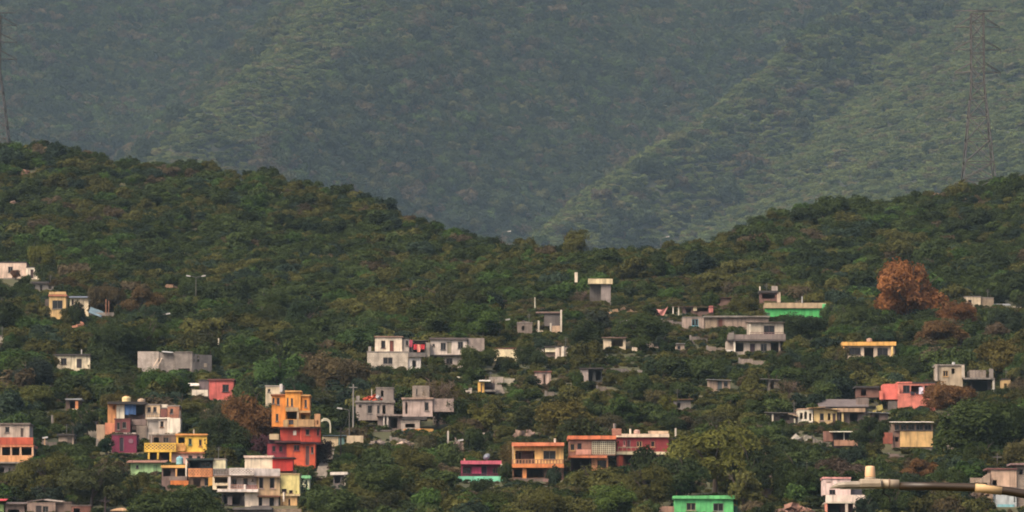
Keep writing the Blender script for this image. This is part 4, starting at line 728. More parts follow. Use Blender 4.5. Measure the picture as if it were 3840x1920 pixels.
h = house('hut', 'dark fronted hut with water box on roof behind the green house', 2890, 1140, cat='hut', D=DofPy(1170)); h.room(2850, 1098, 2914, 1142, mat((120, 84, 74)), [(2858, 1102, 2906, 1120, 'o')], dep=3, roof=False); h.box('side_pillar', 2914.5, 1096, 2927, 1134, mat((222, 190, 160)), -.1, .5); h.slab(2846, 2918, 1090, 1097.5, DKROOF, .3, 3.2, 'roof'); h.box('roof_box', 2894, 1072, 2916, 1089.5, mat((176, 160, 148)), .5, 1.2); h.pipe(2850, 1074, 1092, WHITE, .12)
h = house('hut', 'two small pale shanty rooms half hidden by leaves below grey wall house', 2550, 1324, cat='hut'); h.room(2534, 1290, 2566, 1324, mat((190, 164, 140)), [(2540, 1296, 2552, 1312, 'w')], dep=3, roof=False); h.shed_roof(2530, 2570, 1282, 1289, ZINC, .4, 3, .05); h.room(2482, 1312, 2500, 1328, mat((206, 184, 156)), dep=2, rm=CONC)
h = house('shack', 'grey plank shack with tin roof below the middle of the right slope', 2696, 1468, cat='shack'); h.room(2656, 1424, 2738, 1470, mat((176, 148, 124)), [(2690, 1428, 2708, 1466, 'd', (84, 92, 92)), (2714, 1430, 2730, 1450, 'w')], dep=3.4, roof=False); h.shed_roof(2650, 2744, 1414, 1423, ZINC, .5, 3.5, .05, lean=4)
h = house('shack', 'weathered shack with dark tin roof right of the grey plank shack', 2902, 1468, cat='shack'); h.room(2880, 1422, 2922, 1470, mat((120, 108, 96)), [(2888, 1430, 2902, 1462, 'o')], dep=3, roof=False); h.shed_roof(2850, 2930, 1408, 1421, mat((130, 124, 120), 'metal'), .5, 3.2, .05, lean=4)
h = house('house', 'white house with yellow roof band and two dark windows', 3258, 1350)
h.room(3168, 1296, 3356, 1352, mat((214, 188, 160)), [(3184, 1304, 3228, 1330, 'w', (80, 70, 70)), (3240, 1304, 3276, 1348, 'o'), (3290, 1304, 3330, 1334, 'w', (80, 70, 70))], dep=5, roof=False); h.slab(3158, 3360, 1282, 1295.5, mat((238, 176, 78)), .5, 5.4, 'roof'); h.post(3164, 1296, 1350, mat((240, 170, 90)), .22, -.4); h.post(3346, 1296, 1350, mat((240, 200, 120)), .35, -.4); water_tank(h.at(3260, 1282, 1.4), .46, .6, (190, 150, 124), 'brown water tank on the yellow roof band'); 
h = house('house', 'pale flat topped house at the right behind the orange trees', 3680, 1160); h.room(3616, 1114, 3678, 1160, mat((206, 184, 150)), [(3630, 1124, 3644, 1142, 'w')], dep=4, rm=CONC); h.room(3679, 1118, 3726, 1160, mat((150, 130, 106)), dep=4, d=.4, rm=CONC); h.shed_roof(3728, 3792, 1122, 1146, mat((140, 142, 140), 'metal'), .6, 3, .15); h.box('wall', 3784, 1150, 3840, 1162, mat((206, 190, 176)), 0, .3)
h = house('house', 'salmon pink house with pierced parapet band and hanging wash', 3420, 1540)
PK = mat((228, 128, 106)); h.room(3367, 1438, 3507, 1476, mat((222, 128, 104)), [(3386, 1445, 3412, 1472, 'w', (60, 64, 72)), (3416, 1446, 3462, 1474, 'o'), (3467, 1445, 3493, 1472, 'w', (60, 64, 72))], dep=5, d=1.0, roof=False); h.slab(3364, 3420, 1432, 1437.5, PK, .1, 5.4, 'roof', 1); h.slab(3420.5, 3510, 1433, 1437.5, DKROOF, .1, 5.2, 'roof', 1)
h.lattice(3367, 1476, 3507, 1497, PK, -.1, .34); h.room(3367, 1497.5, 3507, 1540, PK, dep=4, d=-.1, roof=False); h.post(3370, 1440, 1476, PK, .3, -.05); h.room(3312, 1440, 3366, 1498, mat((234, 112, 94)), dep=4.5, d=.2, roof=False); h.box('wall', 3298, 1466, 3311.5, 1498, mat((222, 112, 90)), -.2, .25)
h.room(3213, 1454, 3296, 1490, mat((124, 86, 72)), [(3228, 1460, 3248, 1484, 'o')], dep=3.5, d=.5, roof=False); h.slab(3206, 3300, 1448, 1453.5, DKROOF, .4, 4, 'roof', .5); h.box('foundation', 3330, 1502, 3366, 1540, BLOCKD, .4, 3)
for i, (x0, x1, y1, c, lb) in enumerate(((3446, 3462, 1478, (226, 214, 226), 'white sheet hung over the salmon parapet'), (3414, 3430, 1480, (60, 50, 58), 'dark trousers hung over the salmon parapet, left'), (3434, 3444, 1478, (52, 46, 54), 'dark shirt hung on the salmon parapet beside the white sheet'))):
    a0, a1, h0, h1 = h.rect(x0, 1468 if i else 1452, x1, y1, -.16); mb = MB(); V = [((a0 + (a1 - a0) * u / 5), -.03 * math.sin(u * 2.2 + j), h0 + (h1 - h0) * j / 3) for u in range(6) for j in range(4)]
    mb.v = [tuple(h.loc(q[0], q[1] - .2, q[2])) for q in V]; mb.f = [(u * 4 + j, (u + 1) * 4 + j, (u + 1) * 4 + j + 1, u * 4 + j + 1) for u in range(5) for j in range(3)]
    o = mb.build('garment', mat(c, 'cloth')); o.location = h.O; o.modifiers.new('thick', 'SOLIDIFY').thickness = .015; tag(o, lb, 'garment', 'wash on the salmon parapet')
h = house('house', 'unfinished grey concrete house above a red leaved tree at right', 3620, 1480)
h.room(3512, 1372, 3610, 1480, mat((176, 156, 128)), [(3536, 1390, 3556, 1412, 'w', (190, 150, 90)), (3568, 1382, 3580, 1402, 'o')], dep=5, roof=False); h.slab(3508, 3618, 1366, 1371.5, CONC, .2, 5.2, 'roof'); h.post(3511, 1366, 1474, mat((190, 172, 154)), .35, -.5); h.post(3612, 1370, 1416, mat((196, 180, 160)), .45, -.4)
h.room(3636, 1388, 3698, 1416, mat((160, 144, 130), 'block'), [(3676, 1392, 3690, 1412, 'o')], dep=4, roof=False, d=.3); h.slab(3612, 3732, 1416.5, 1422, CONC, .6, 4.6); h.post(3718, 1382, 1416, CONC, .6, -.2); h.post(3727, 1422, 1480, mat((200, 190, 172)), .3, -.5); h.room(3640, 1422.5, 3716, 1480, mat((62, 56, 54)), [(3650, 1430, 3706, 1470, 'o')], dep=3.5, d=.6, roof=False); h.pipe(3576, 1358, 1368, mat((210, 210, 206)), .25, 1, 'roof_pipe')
h = house('house', 'tan house with strip of five windows and white roof edge', 3430, 1690)
h.room(3376, 1618, 3498, 1676, mat((222, 178, 110)), dep=4.5, roof=False, d=-.1); h.room(3352, 1588, 3498, 1617, mat((160, 130, 110)), [(3355, 1590, 3373, 1613, 'w'), (3378, 1590, 3400, 1613, 'w'), (3405, 1590, 3430, 1613, 'w'), (3435, 1590, 3462, 1613, 'w'), (3467, 1590, 3493, 1613, 'w')], dep=4.5, d=.1, roof=False)
h.shed_roof(3346, 3502, 1566, 1584, mat((244, 226, 208), 'metal', .6), 1.0, 5, .06); h.room(3352, 1618, 3375, 1690, mat((146, 112, 96)), [(3356, 1638, 3372, 1656, 'o')], dep=4, d=.3, roof=False); h.box('brick_wall', 3312, 1622, 3348, 1664, mat((166, 88, 66), 'block'), -.3, .4); h.box('foundation', 3378, 1676.5, 3500, 1692, CONC, .1, 3); h.box('wall', 3336, 1590, 3351, 1640, mat((140, 116, 100)), .4, 2)
h = house('house', 'cluster house with white arched openings and tiled beige gable', 3060, 1594)
h.room(2992, 1536, 3048, 1594, mat((232, 218, 192)), [(3000, 1548, 3010, 1572, 'o'), (3016, 1544, 3026, 1572, 'o'), (3034, 1550, 3044, 1578, 'o')], dep=4, rm=mat((200, 160, 130))); h.room(3052, 1532, 3138, 1594, mat((214, 182, 116)), [(3074, 1550, 3090, 1580, 'w'), (3104, 1550, 3114, 1576, 'o'), (3122, 1550, 3134, 1590, 'd', (90, 60, 54))], dep=4, d=.2, roof=False)
h.shed_roof(3032, 3096, 1514, 1531, mat((206, 160, 108), 'metal'), .5, 4, .05, lean=-4); h.shed_roof(3092, 3150, 1514, 1530, mat((120, 104, 96), 'metal'), .5, 4, .05, lean=10); h.room(3140, 1546, 3240, 1594, mat((110, 92, 86)), [(3150, 1552, 3166, 1588, 'o'), (3186, 1550, 3216, 1580, 'o')], dep=4, d=.4, roof=False); h.slab(3140, 3244, 1530, 1545.5, mat((186, 152, 118)), .4, 4.3, 'roof'); h.post(3160, 1546, 1590, mat((206, 180, 120)), .25, -.2)
h.railing(3070, 1576, 3120, 1592, mat((170, 140, 120)), -.6, .3, .06); h.room(2876, 1548, 2988, 1594, mat((104, 88, 80)), [(2884, 1554, 2894, 1582, 'o'), (2926, 1558, 2960, 1576, 'o')], dep=3.5, d=.3, roof=False); h.shed_roof(2872, 2960, 1534, 1547, mat((128, 120, 114), 'metal'), .6, 4, .05, lean=2); h.shed_roof(2956, 2994, 1534, 1552, mat((222, 190, 150), 'metal'), .6, 3, .05, lean=10); h.post(2898, 1552, 1592, mat((200, 184, 160)), .25, -.3); h.post(2980, 1570, 1594, mat((200, 190, 160)), .2, -.6)
h = house('shed', 'large faded tin roof rising behind the white arched openings', 3165, 1530, cat='shed', D=DofPy(1560)); h.shed_roof(3070, 3258, 1492, 1526, mat((110, 98, 94), 'metal'), .6, 6, .22); h.room(3076, 1526, 3250, 1540, mat((104, 90, 84)), dep=4, d=.4, roof=False); h.box('tin_wall', 3210, 1492, 3258, 1526, mat((134, 116, 106), 'metal'), 1.2, .1)
h = house('shack', 'small open shack with curved white roof in the trees at right', 3164, 1690, cat='shack'); h.room(3126, 1622, 3216, 1690, mat((56, 48, 50)), [(3134, 1626, 3162, 1640, 'o'), (3168, 1626, 3208, 1644, 'o')], dep=3.4, d=.4, roof=False); h.shed_roof(3112, 3220, 1608, 1620, mat((244, 234, 206), 'metal', .6), .9, 4, .06); h.box('rail_wall', 3128, 1650, 3216, 1672, mat((176, 128, 98), 'wood'), -.3, .2); h.post(3165, 1621, 1650, WHITE, .1, -.2); h.box('red_wall', 3090, 1616, 3124, 1654, mat((140, 96, 80)), .6, 2)
h = house('house', 'white and pink house behind the street lamp head at bottom right', 3140, 1945, D=DofPy(1920))
h.room(3088, 1796, 3190, 1856, mat((240, 208, 196)), [(3110, 1836, 3133, 1855, 'w', (70, 60, 66)), (3098, 1806, 3118, 1810, 'o')], dep=4.5, roof=False); h.slab(3085, 3192, 1789, 1795.5, mat((232, 160, 150)), .15, 4.6, 'roof'); h.box('balcony_parapet', 3096, 1857, 3250, 1882, mat((238, 214, 196)), -.9, .2); h.slab(3094, 3252, 1882.5, 1886, WHITE, 1.0, 4.5); h.box('wall', 3191, 1832, 3232, 1857, mat((70, 68, 78)), .6, 3)
for c in (3099, 3175, 3205): h.post(c, 1886.5, 1950, mat((236, 150, 120)) if c < 3100 else mat((226, 200, 180)), .3, -.9)
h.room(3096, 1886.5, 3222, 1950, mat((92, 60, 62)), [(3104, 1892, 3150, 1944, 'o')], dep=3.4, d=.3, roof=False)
h = house('house', 'beige house with grey block annex at the bottom right corner', 3770, 1945, D=DofPy(1900))
h.room(3716, 1762, 3812, 1826, mat((206, 170, 142)), [(3722, 1800, 3738, 1822, 'o')], dep=4.5, roof=False); h.slab(3700, 3816, 1755, 1761.5, mat((120, 76, 70)), .2, 4.6, 'roof'); h.room(3813, 1744, 3900, 1945, mat((156, 138, 122), 'block'), [(3822, 1760, 3836, 1780, 'o')], dep=4, d=.2, rm=CONC); h.slab(3790, 3900, 1736, 1743, mat((140, 110, 104)), .5, 4.6, 'roof'); h.room(3736, 1848, 3812, 1945, mat((178, 184, 184)), [(3802, 1852, 3810, 1884, 'o')], dep=4, d=-.3, roof=False); h.box('blue_board', 3740, 1892, 3804, 1916, mat((126, 182, 190)), -.42, .08); h.slab(3734, 3814, 1826.5, 1847, mat((120, 104, 92)), .2, 4)
h.box('stair_wall', 3640, 1792, 3700, 1810, mat((170, 146, 124), 'block'), .6, 1.2)
for i in range(7): h.box('stair_step', 3664 + i * 7, 1804 - i * 5, 3671 + i * 7, 1810, mat((170, 146, 124)), -.7, 1.2, prot=False)
# roofs and broken walls seen through the trees
h = house('house', 'flat grey roof in front of the white corner house at the bottom edge', 930, 1960, D=DofPy(1945)); h.room(880, 1912, 1016, 1990, mat((120, 108, 102)), dep=4, roof=False); h.slab(872, 1020, 1902, 1911, mat((104, 98, 96), 'concrete'), .4, 5, 'roof'); h.box('roof_kerb', 940, 1896, 1012, 1901.5, mat((116, 106, 104)), .5, .3); h.box('yard_wall', 1020, 1908, 1130, 1990, mat((150, 128, 104), 'block'), .8, .3)
def rubble(px, by, wpx, hpx, rgb, label, n=14, name='stone_heap', cat='stone heap'):
    D = DofPy(by); x, _ = P(px, by, D); k = 1 / PPM(D); o = bpy.data.objects.new(name, None); COL.objects.link(o); o.location = (x, D, float(ground(x, D))); tag(o, label, cat, kind='thing'); r_ = random.Random(int(px)); PROT.append((px - wpx / 2, by - hpx, px + wpx / 2, by, D))
    for i in range(n):
        u = r_.uniform(-.5, .5); s = r_.uniform(.25, .6) * (1.2 if i < 4 else .8); mb = MB(); z = r_.uniform(0, 1) * (1 - abs(u) * 1.7) * hpx * k * .8
        mb.box(-s, -s * .8, -s * .55, s, s * .8, s * .55); mb.v = [(a_ + r_.uniform(-.3, .3) * s, b_ + r_.uniform(-.3, .3) * s, c_ + r_.uniform(-.3, .3) * s) for a_, b_, c_ in mb.v]
        q = mb.build('stone', mat(tuple(int(v * f_) for v in rgb for f_ in (1,)) if i % 3 else tuple(int(v * .8) for v in rgb), 'stone'), o); q.location = (u * wpx * k, r_.uniform(-.8, .8), z + .1); q.rotation_euler = (r_.uniform(-.5, .5), r_.uniform(-.5, .5), r_.uniform(0, 6))
rubble(1965, 1648, 90, 50, (150, 122, 104), 'pale rocky heap on the slope above the tan house', 22); rubble(1524, 1678, 60, 22, (176, 150, 128), 'low rubble below the orange parapet strip'); rubble(3015, 1656, 90, 28, (150, 142, 126), 'grey rubble among brown shrubs left of the curved white roof', 16)
rubble(725, 1552, 80, 40, (176, 136, 110), 'pinkish earth and stones below the salmon red house', 18); rubble(2984, 1936, 150, 50, (146, 104, 84), 'brown rubble bank at the bottom right of the stone tower', 26); rubble(2880, 1880, 46, 90, (132, 110, 92), 'stony slope directly under the ruined stone tower', 22); rubble(660, 1812, 70, 30, (140, 116, 100), 'junk and stones above the orange wall', 16)
rubble(300, 1238, 46, 36, (176, 116, 80), 'orange earth bank below the white house with sheet roof', 14); rubble(2330, 1180, 110, 26, (150, 118, 84), 'orange brown stones on the grassy slope below the canopy', 16); rubble(1960, 1240, 90, 40, (130, 112, 98), 'grey brown rubble left of the roofless white ruin', 16); rubble(3300, 1552, 40, 20, (200, 180, 90), 'yellowish stones left of the salmon pink house', 8)
rubble(1420, 1680, 90, 30, (140, 124, 112), 'grey rubble below the lower grey rooms', 14); rubble(3680, 1880, 90, 70, (150, 124, 100), 'tan debris bank left of the light blue wall', 24); rubble(640, 1090, 50, 20, (130, 98, 70), 'small brown earth patch right of the brown trees', 8); rubble(110, 660, 60, 30, (150, 110, 84), 'bare reddish rocks near the left ridge', 12); rubble(60, 775, 110, 36, (140, 112, 92), 'bare stony track on the far left slope', 16); rubble(3520, 728, 50, 16, (176, 140, 100), 'bare earth patch below the right pylon', 8)
h = house('hut', 'small tan hut with pale front right of the concrete house', 3772, 1470, cat='hut'); h.room(3758, 1424, 3790, 1470, mat((206, 170, 110)), [(3766, 1438, 3776, 1458, 'o')], dep=3, rm=DKROOF)
h = house('wall_ruin', 'stepped pale block walls between the yellow house and long white walls', 1900, 1440, cat='ruin'); h.box('wall', 1866, 1414, 1886, 1440, BLOCKW, 0, .3); h.box('wall', 1890, 1420, 1930, 1440, mat((196, 184, 160), 'block'), .5, .3)
h = house('wall_ruin', 'grey terrace wall below the cream house with wide opening', 2330, 1400, cat='ruin'); h.box('wall', 2290, 1382, 2352, 1400, BLOCKD, 0, .4); h.box('wall', 2353, 1388, 2410, 1400, BLOCK, .2, .4)
h = house('hut', 'block hut with rusty roof hidden below the plank shack', 2560, 1540, cat='hut'); h.room(2528, 1500, 2590, 1542, BLOCK, [(2540, 1510, 2552, 1530, 'o')], dep=3, roof=False); h.shed_roof(2522, 2598, 1490, 1499, RUSTY, .4, 3.4, .06)
h = house('house', 'grey block house half hidden left of the roofless ruin', 1975, 1262); h.room(1940, 1212, 1996, 1262, mat((146, 128, 114), 'block'), [(1956, 1222, 1966, 1240, 'o')], dep=3.5, rm=CONC)
h = house('hut', 'rust roofed block hut above the tin shack', 2700, 1150, cat='hut'); h.room(2678, 1118, 2740, 1152, mat((132, 100, 86), 'block'), [(2690, 1124, 2702, 1140, 'o')], dep=3, roof=False); h.shed_roof(2672, 2748, 1106, 1117, mat((112, 76, 62), 'metal'), .4, 3.4, .06)
h = house('shack', 'low tin roofed shack right of the beige cluster under the salmon house', 3300, 1590, cat='shack'); h.room(3268, 1548, 3330, 1592, mat((116, 96, 86)), [(3280, 1554, 3296, 1580, 'o')], dep=3, roof=False); h.shed_roof(3260, 3338, 1538, 1547, ZINC, .5, 3.4, .06, lean=3)
h = house('house', 'small grey house at the left edge among trees', 8, 1300); h.room(-40, 1262, 18, 1302, mat((190, 178, 160)), dep=3.5, rm=CONC)

for (x0, y0, x1, y1, c, k_, lb) in ((2480, 1200, 2556, 1226, (132, 118, 108), 'block', 'grey block terrace wall below the pink cloth'), (2420, 1286, 2474, 1314, (168, 148, 130), 'block', 'pale block terrace wall right of the cream house'), (2586, 1262, 2652, 1288, (120, 108, 100), 'plaster', 'dark grey terrace wall below the teal window house'),
        (2650, 1300, 2712, 1328, (150, 132, 116), 'block', 'stepped grey wall left of the grey two storey house'), (1624, 1566, 1690, 1592, (140, 122, 110), 'block', 'low block wall below the bare tree'), (2044, 1470, 2104, 1492, (126, 112, 98), 'plaster', 'grey retaining wall below the rust streaked shed'), (2960, 1236, 3022, 1262, (140, 126, 112), 'block', 'grey block wall below the bright green walled house'),
        (2770, 1346, 2862, 1372, (160, 142, 126), 'block', 'long block wall below the grey two storey house'), (3330, 1702, 3402, 1724, (124, 106, 96), 'plaster', 'brown retaining wall below the tan strip window house'), (128, 1652, 212, 1676, (126, 112, 102), 'block', 'grey wall right of the red orange house at left'), (362, 1652, 408, 1688, (150, 132, 112), 'block', 'tan block wall left of the magenta house'),
        (192, 1562, 246, 1596, (120, 104, 92), 'plaster', 'dark wall below the open hut at the treetops'), (1462, 1640, 1520, 1664, (146, 130, 118), 'block', 'broken block wall right of the lower grey rooms'), (2236, 1450, 2300, 1470, (136, 120, 104), 'block', 'low stone wall below the broken grey hut'), (3050, 1650, 3108, 1676, (136, 124, 112), 'block', 'grey block wall left of the curved white roof')):
    h = house('terrace_wall', lb, (x0 + x1) / 2, y1, cat='wall'); h.o['kind'] = 'thing'; xm = x0 + (x1 - x0) * .58; h.box('wall', x0, y0, xm, y1, mat(c, k_), 0, .35); h.box('wall', xm + .3, y0 + 7, x1, y1, mat(tuple(int(v * .93) for v in c), k_), .12, .35); h.post(x0 + 3, y0 - 5, y1, CONC, .28, -.05)

rr_ = random.Random(77)
for h_ in ALLH:
    if rr_.random() < .62 and hasattr(h_, 'last'):
        a0, a1, h0, h1, d, dep = h_.last; mb = MB(); t_, n_, pv = h_.lastf
        L = lambda a, dd, hh: pv + t_ * a + n_ * dd + Vector((0, 0, hh))
        for i in range(rr_.randint(2, 5)):
            a = a0 + .15 if i % 2 else a1 - .15; a += rr_.uniform(-.1, .1); dd = d + rr_.choice((.15, dep - .2)); mb.tube([L(a, dd, h1), L(a + rr_.uniform(-.08, .08), dd, h1 + rr_.uniform(.5, 1.1))], .022, 4)
        mb.build('rebar_stub', mat((92, 66, 54), 'metal_paint'), h_.o)
        if rr_.random() < .45:
            a = rr_.uniform(a0 + .3, a1 - .3); mb = MB(); mb.tube([L(a, d + 1.2, h1), L(a, d + 1.2, h1 + 1.7)], .03, 4)
            for k_ in range(3): mb.tube([L(a - .35, d + 1.2, h1 + 1.2 + .2 * k_), L(a + .35, d + 1.2, h1 + 1.2 + .2 * k_)], .018, 3)
            mb.build('antenna', mat((120, 116, 112), 'metal_paint'), h_.o)
# ------------------------------------------------------------------ lamps, poles, pylons
LAMPM = mat((186, 182, 176), 'metal_paint', .5); POLE = mat((104, 98, 92), 'metal_paint', .6)
def lamp(px, ytop, by, heads, label, name='street_lamp', pole=None):
    D = DofPy(by); x, z1 = P(px, ytop, D); g = float(ground(x, D)); o = bpy.data.objects.new(name, None); COL.objects.link(o); o.location = (x, D, g); tag(o, label, 'street lamp'); H = z1 - g
    mb = MB(); mb.tube([(0, 0, -.3), (0, 0, H * .5), (0, 0, H)], [.08, .065, .05], 6); mb.build('pole', pole or POLE, o)
    for s in heads:
        mb = MB(); mb.tube([(0, 0, H - .05), (s * .5, 0, H + .12), (s * 1.0, 0, H + .22)], .04, 5); a = mb.build('arm', pole or POLE, o)
        mb = MB(); mb.hexa([(s * 1.0, -.13, H + .10), (s * 1.75, -.13, H + .22), (s * 1.75, .13, H + .22), (s * 1.0, .13, H + .10), (s * 1.0, -.13, H + .30), (s * 1.7, -.10, H + .42), (s * 1.7, .10, H + .42), (s * 1.0, .13, H + .30)]); mb.build('lamp_head', LAMPM, o)
    PROT.append((px - 4, ytop, px + 4, by - 8, D)); return o
lamp(735, 1040, 1170, (-1, 1), 'tall twin headed street lamp on the wooded left slope')
lamp(600, 1182, 1236, (1,), 'single white headed street lamp below the brown tree at left')
lamp(1310, 1538, 1660, (-1,), 'street lamp left of the grey house with the red tile heap')
lamp(1884, 872, 935, (1,), 'white street lamp on the saddle ridge, left one'); lamp(2478, 892, 950, (1,), 'white street lamp on the saddle ridge, right one')
lamp(1874, 1204, 1270, (1,), 'street lamp on the slope left of the roofless ruin'); lamp(131, 1648, 1735, (1,), 'dark poled street lamp beside the red orange house at left', pole=mat((40, 36, 36), 'metal_paint'))
lamp(2326, 1206, 1250, (1,), 'street lamp on the grassy slope right of the roofless ruin'); lamp(1690, 1658, 1760, (1,), 'street lamp in the trees below the broken wall ruins')
def utility_pole(px, yt, by, label, m, r=.13, cross=True):
    D = DofPy(by); x, z1 = P(px, yt, D); g = float(ground(x, D)); o = bpy.data.objects.new('utility_pole', None); COL.objects.link(o); o.location = (x, D, g); tag(o, label, 'pole'); H = z1 - g
    mb = MB(); mb.tube([(0, 0, -.4), (0, 0, H)], [r, r * .75], 7); mb.build('shaft', m, o)
    if cross: mb = MB(); mb.box(-.6, -.05, H - .55, .6, .05, H - .43); mb.build('crossarm', m, o)
    PROT.append((px - 3, yt, px + 3, by - 10, D))
utility_pole(2006, 1115, 1172, 'slim pale pole on the grassy slope left of the ruin', mat((206, 196, 170)), .14, False); utility_pole(1325, 1440, 1640, 'grey utility pole left of the house with the tile heap', mat((140, 132, 124)))
utility_pole(1278, 1604, 1740, 'dark utility pole in front of the pierced garden wall', mat((52, 46, 44))); utility_pole(820, 1268, 1316, 'short pale pole above the block building', mat((222, 206, 176)), .13, False)
utility_pole(395, 1864, 1960, 'dark pole at the bottom edge near the tan rounded roof', mat((60, 44, 42))); utility_pole(168, 1638, 1682, 'short wooden post left of the board shack', mat((190, 150, 110)), .12, False); utility_pole(3740, 1700, 1800, 'thin dark pole above the beige corner house', mat((90, 84, 80)), .1)
def cable(a, b, sag, label):
    pts = []
    for i in range(9):
        t = i / 8; q = a.lerp(b, t); q.z -= sag * 4 * t * (1 - t); pts.append(q)
    mb = MB(); mb.tube([q - a for q in pts], .022, 4); o = mb.build('power_cable', mat((44, 40, 40), 'cable')); o.location = a; tag(o, label, 'cable')
def W3(px, py, by): D = DofPy(by); x, z = P(px, py, D); return Vector((x, D, z))
cable(W3(1325, 1450, 1640), W3(1278, 1612, 1740), 1.5, 'black cable sagging between the grey pole and the dark pole'); cable(W3(1325, 1450, 1640), W3(1640, 1470, 1600), 2.2, 'black cable running right from the grey utility pole to the bare tree'); cable(W3(1325, 1450, 1640), W3(1060, 1446, 1640), 1.8, 'black cable running left from the grey utility pole to the orange house'); cable(W3(395, 1872, 1960), W3(-60, 1830, 1930), 1.2, 'cable running left from the dark bottom pole'); cable(W3(3740, 1706, 1800), W3(3900, 1690, 1800), .8, 'cable running right from the thin dark pole')
def pylon(px, ytop, by, label, wpx_base, wpx_top):
    D = DofPy(by) ; x, z1 = P(px, ytop, D); g = float(ground(x, D)); H = z1 - g + .5; k = 1 / PPM(D); o = bpy.data.objects.new('transmission_tower', None); COL.objects.link(o); o.location = (x, D, g - .5); tag(o, label, 'pylon')
    m = mat((86, 82, 78), 'metal_paint', .7, .5); wb, wt = wpx_base * k / 2, wpx_top * k / 2; waist = .60
    def half(t): return wb + (wt - wb) * min(t / waist, 1) if t < waist else wt
    for sx in (-1, 1):
        for sy in (-1, 1):
            mb = MB(); mb.tube([(sx * half(t), sy * half(t), t * H) for t in (0, waist / 2, waist, .97)], .12, 4); mb.build('leg', m, o)
    mb = MB(); lv = [0, .09, .18, .30, .42, .52, .60, .68, .76, .84, .92, .97]
    for a, b in zip(lv, lv[1:]):
        wa, wb2 = half(a), half(b)
        for (p, q) in (((-1, -1), (1, -1)), ((1, -1), (1, 1)), ((1, 1), (-1, 1)), ((-1, 1), (-1, -1))):
            mb.tube([(p[0] * wa, p[1] * wa, a * H), (q[0] * wb2, q[1] * wb2, b * H)], .1, 3); mb.tube([(q[0] * wa, q[1] * wa, a * H), (p[0] * wb2, p[1] * wb2, b * H)], .1, 3); mb.tube([(p[0] * wb2, p[1] * wb2, b * H), (q[0] * wb2, q[1] * wb2, b * H)], .1, 3)
    mb.build('bracing', m, o)
    for t, ln in ((.66, 86), (.78, 88), (.90, 84), (.985, 82)):
        mb = MB(); l = ln * k
        for s in (-1, 1):
            for sy in (-1, 1):
                if t > .98: mb.tube([(0, sy * wt * .5, t * H), (s * l, 0, t * H)], .1, 3)
                else: mb.tube([(s * wt, sy * wt, t * H), (s * l, 0, t * H - .1)], .08, 3); mb.tube([(s * wt, sy * wt, t * H + 2.1), (s * l, 0, t * H)], .1, 3)
            if t < .98: mb.tube([(s * l, 0, t * H), (s * l, 0, t * H - 1.1)], .06, 4)
        mb.build('crossarm', m, o)
    mb = MB(); mb.tube([(0, 0, .95 * H), (0, 0, H)], .06, 4); mb.build('peak', m, o)
pylon(3664, 30, 700, 'tall steel lattice pylon on the right ridge', 132, 48); pylon(-22, 40, 545, 'steel lattice pylon cut off by the left edge', 132, 48)

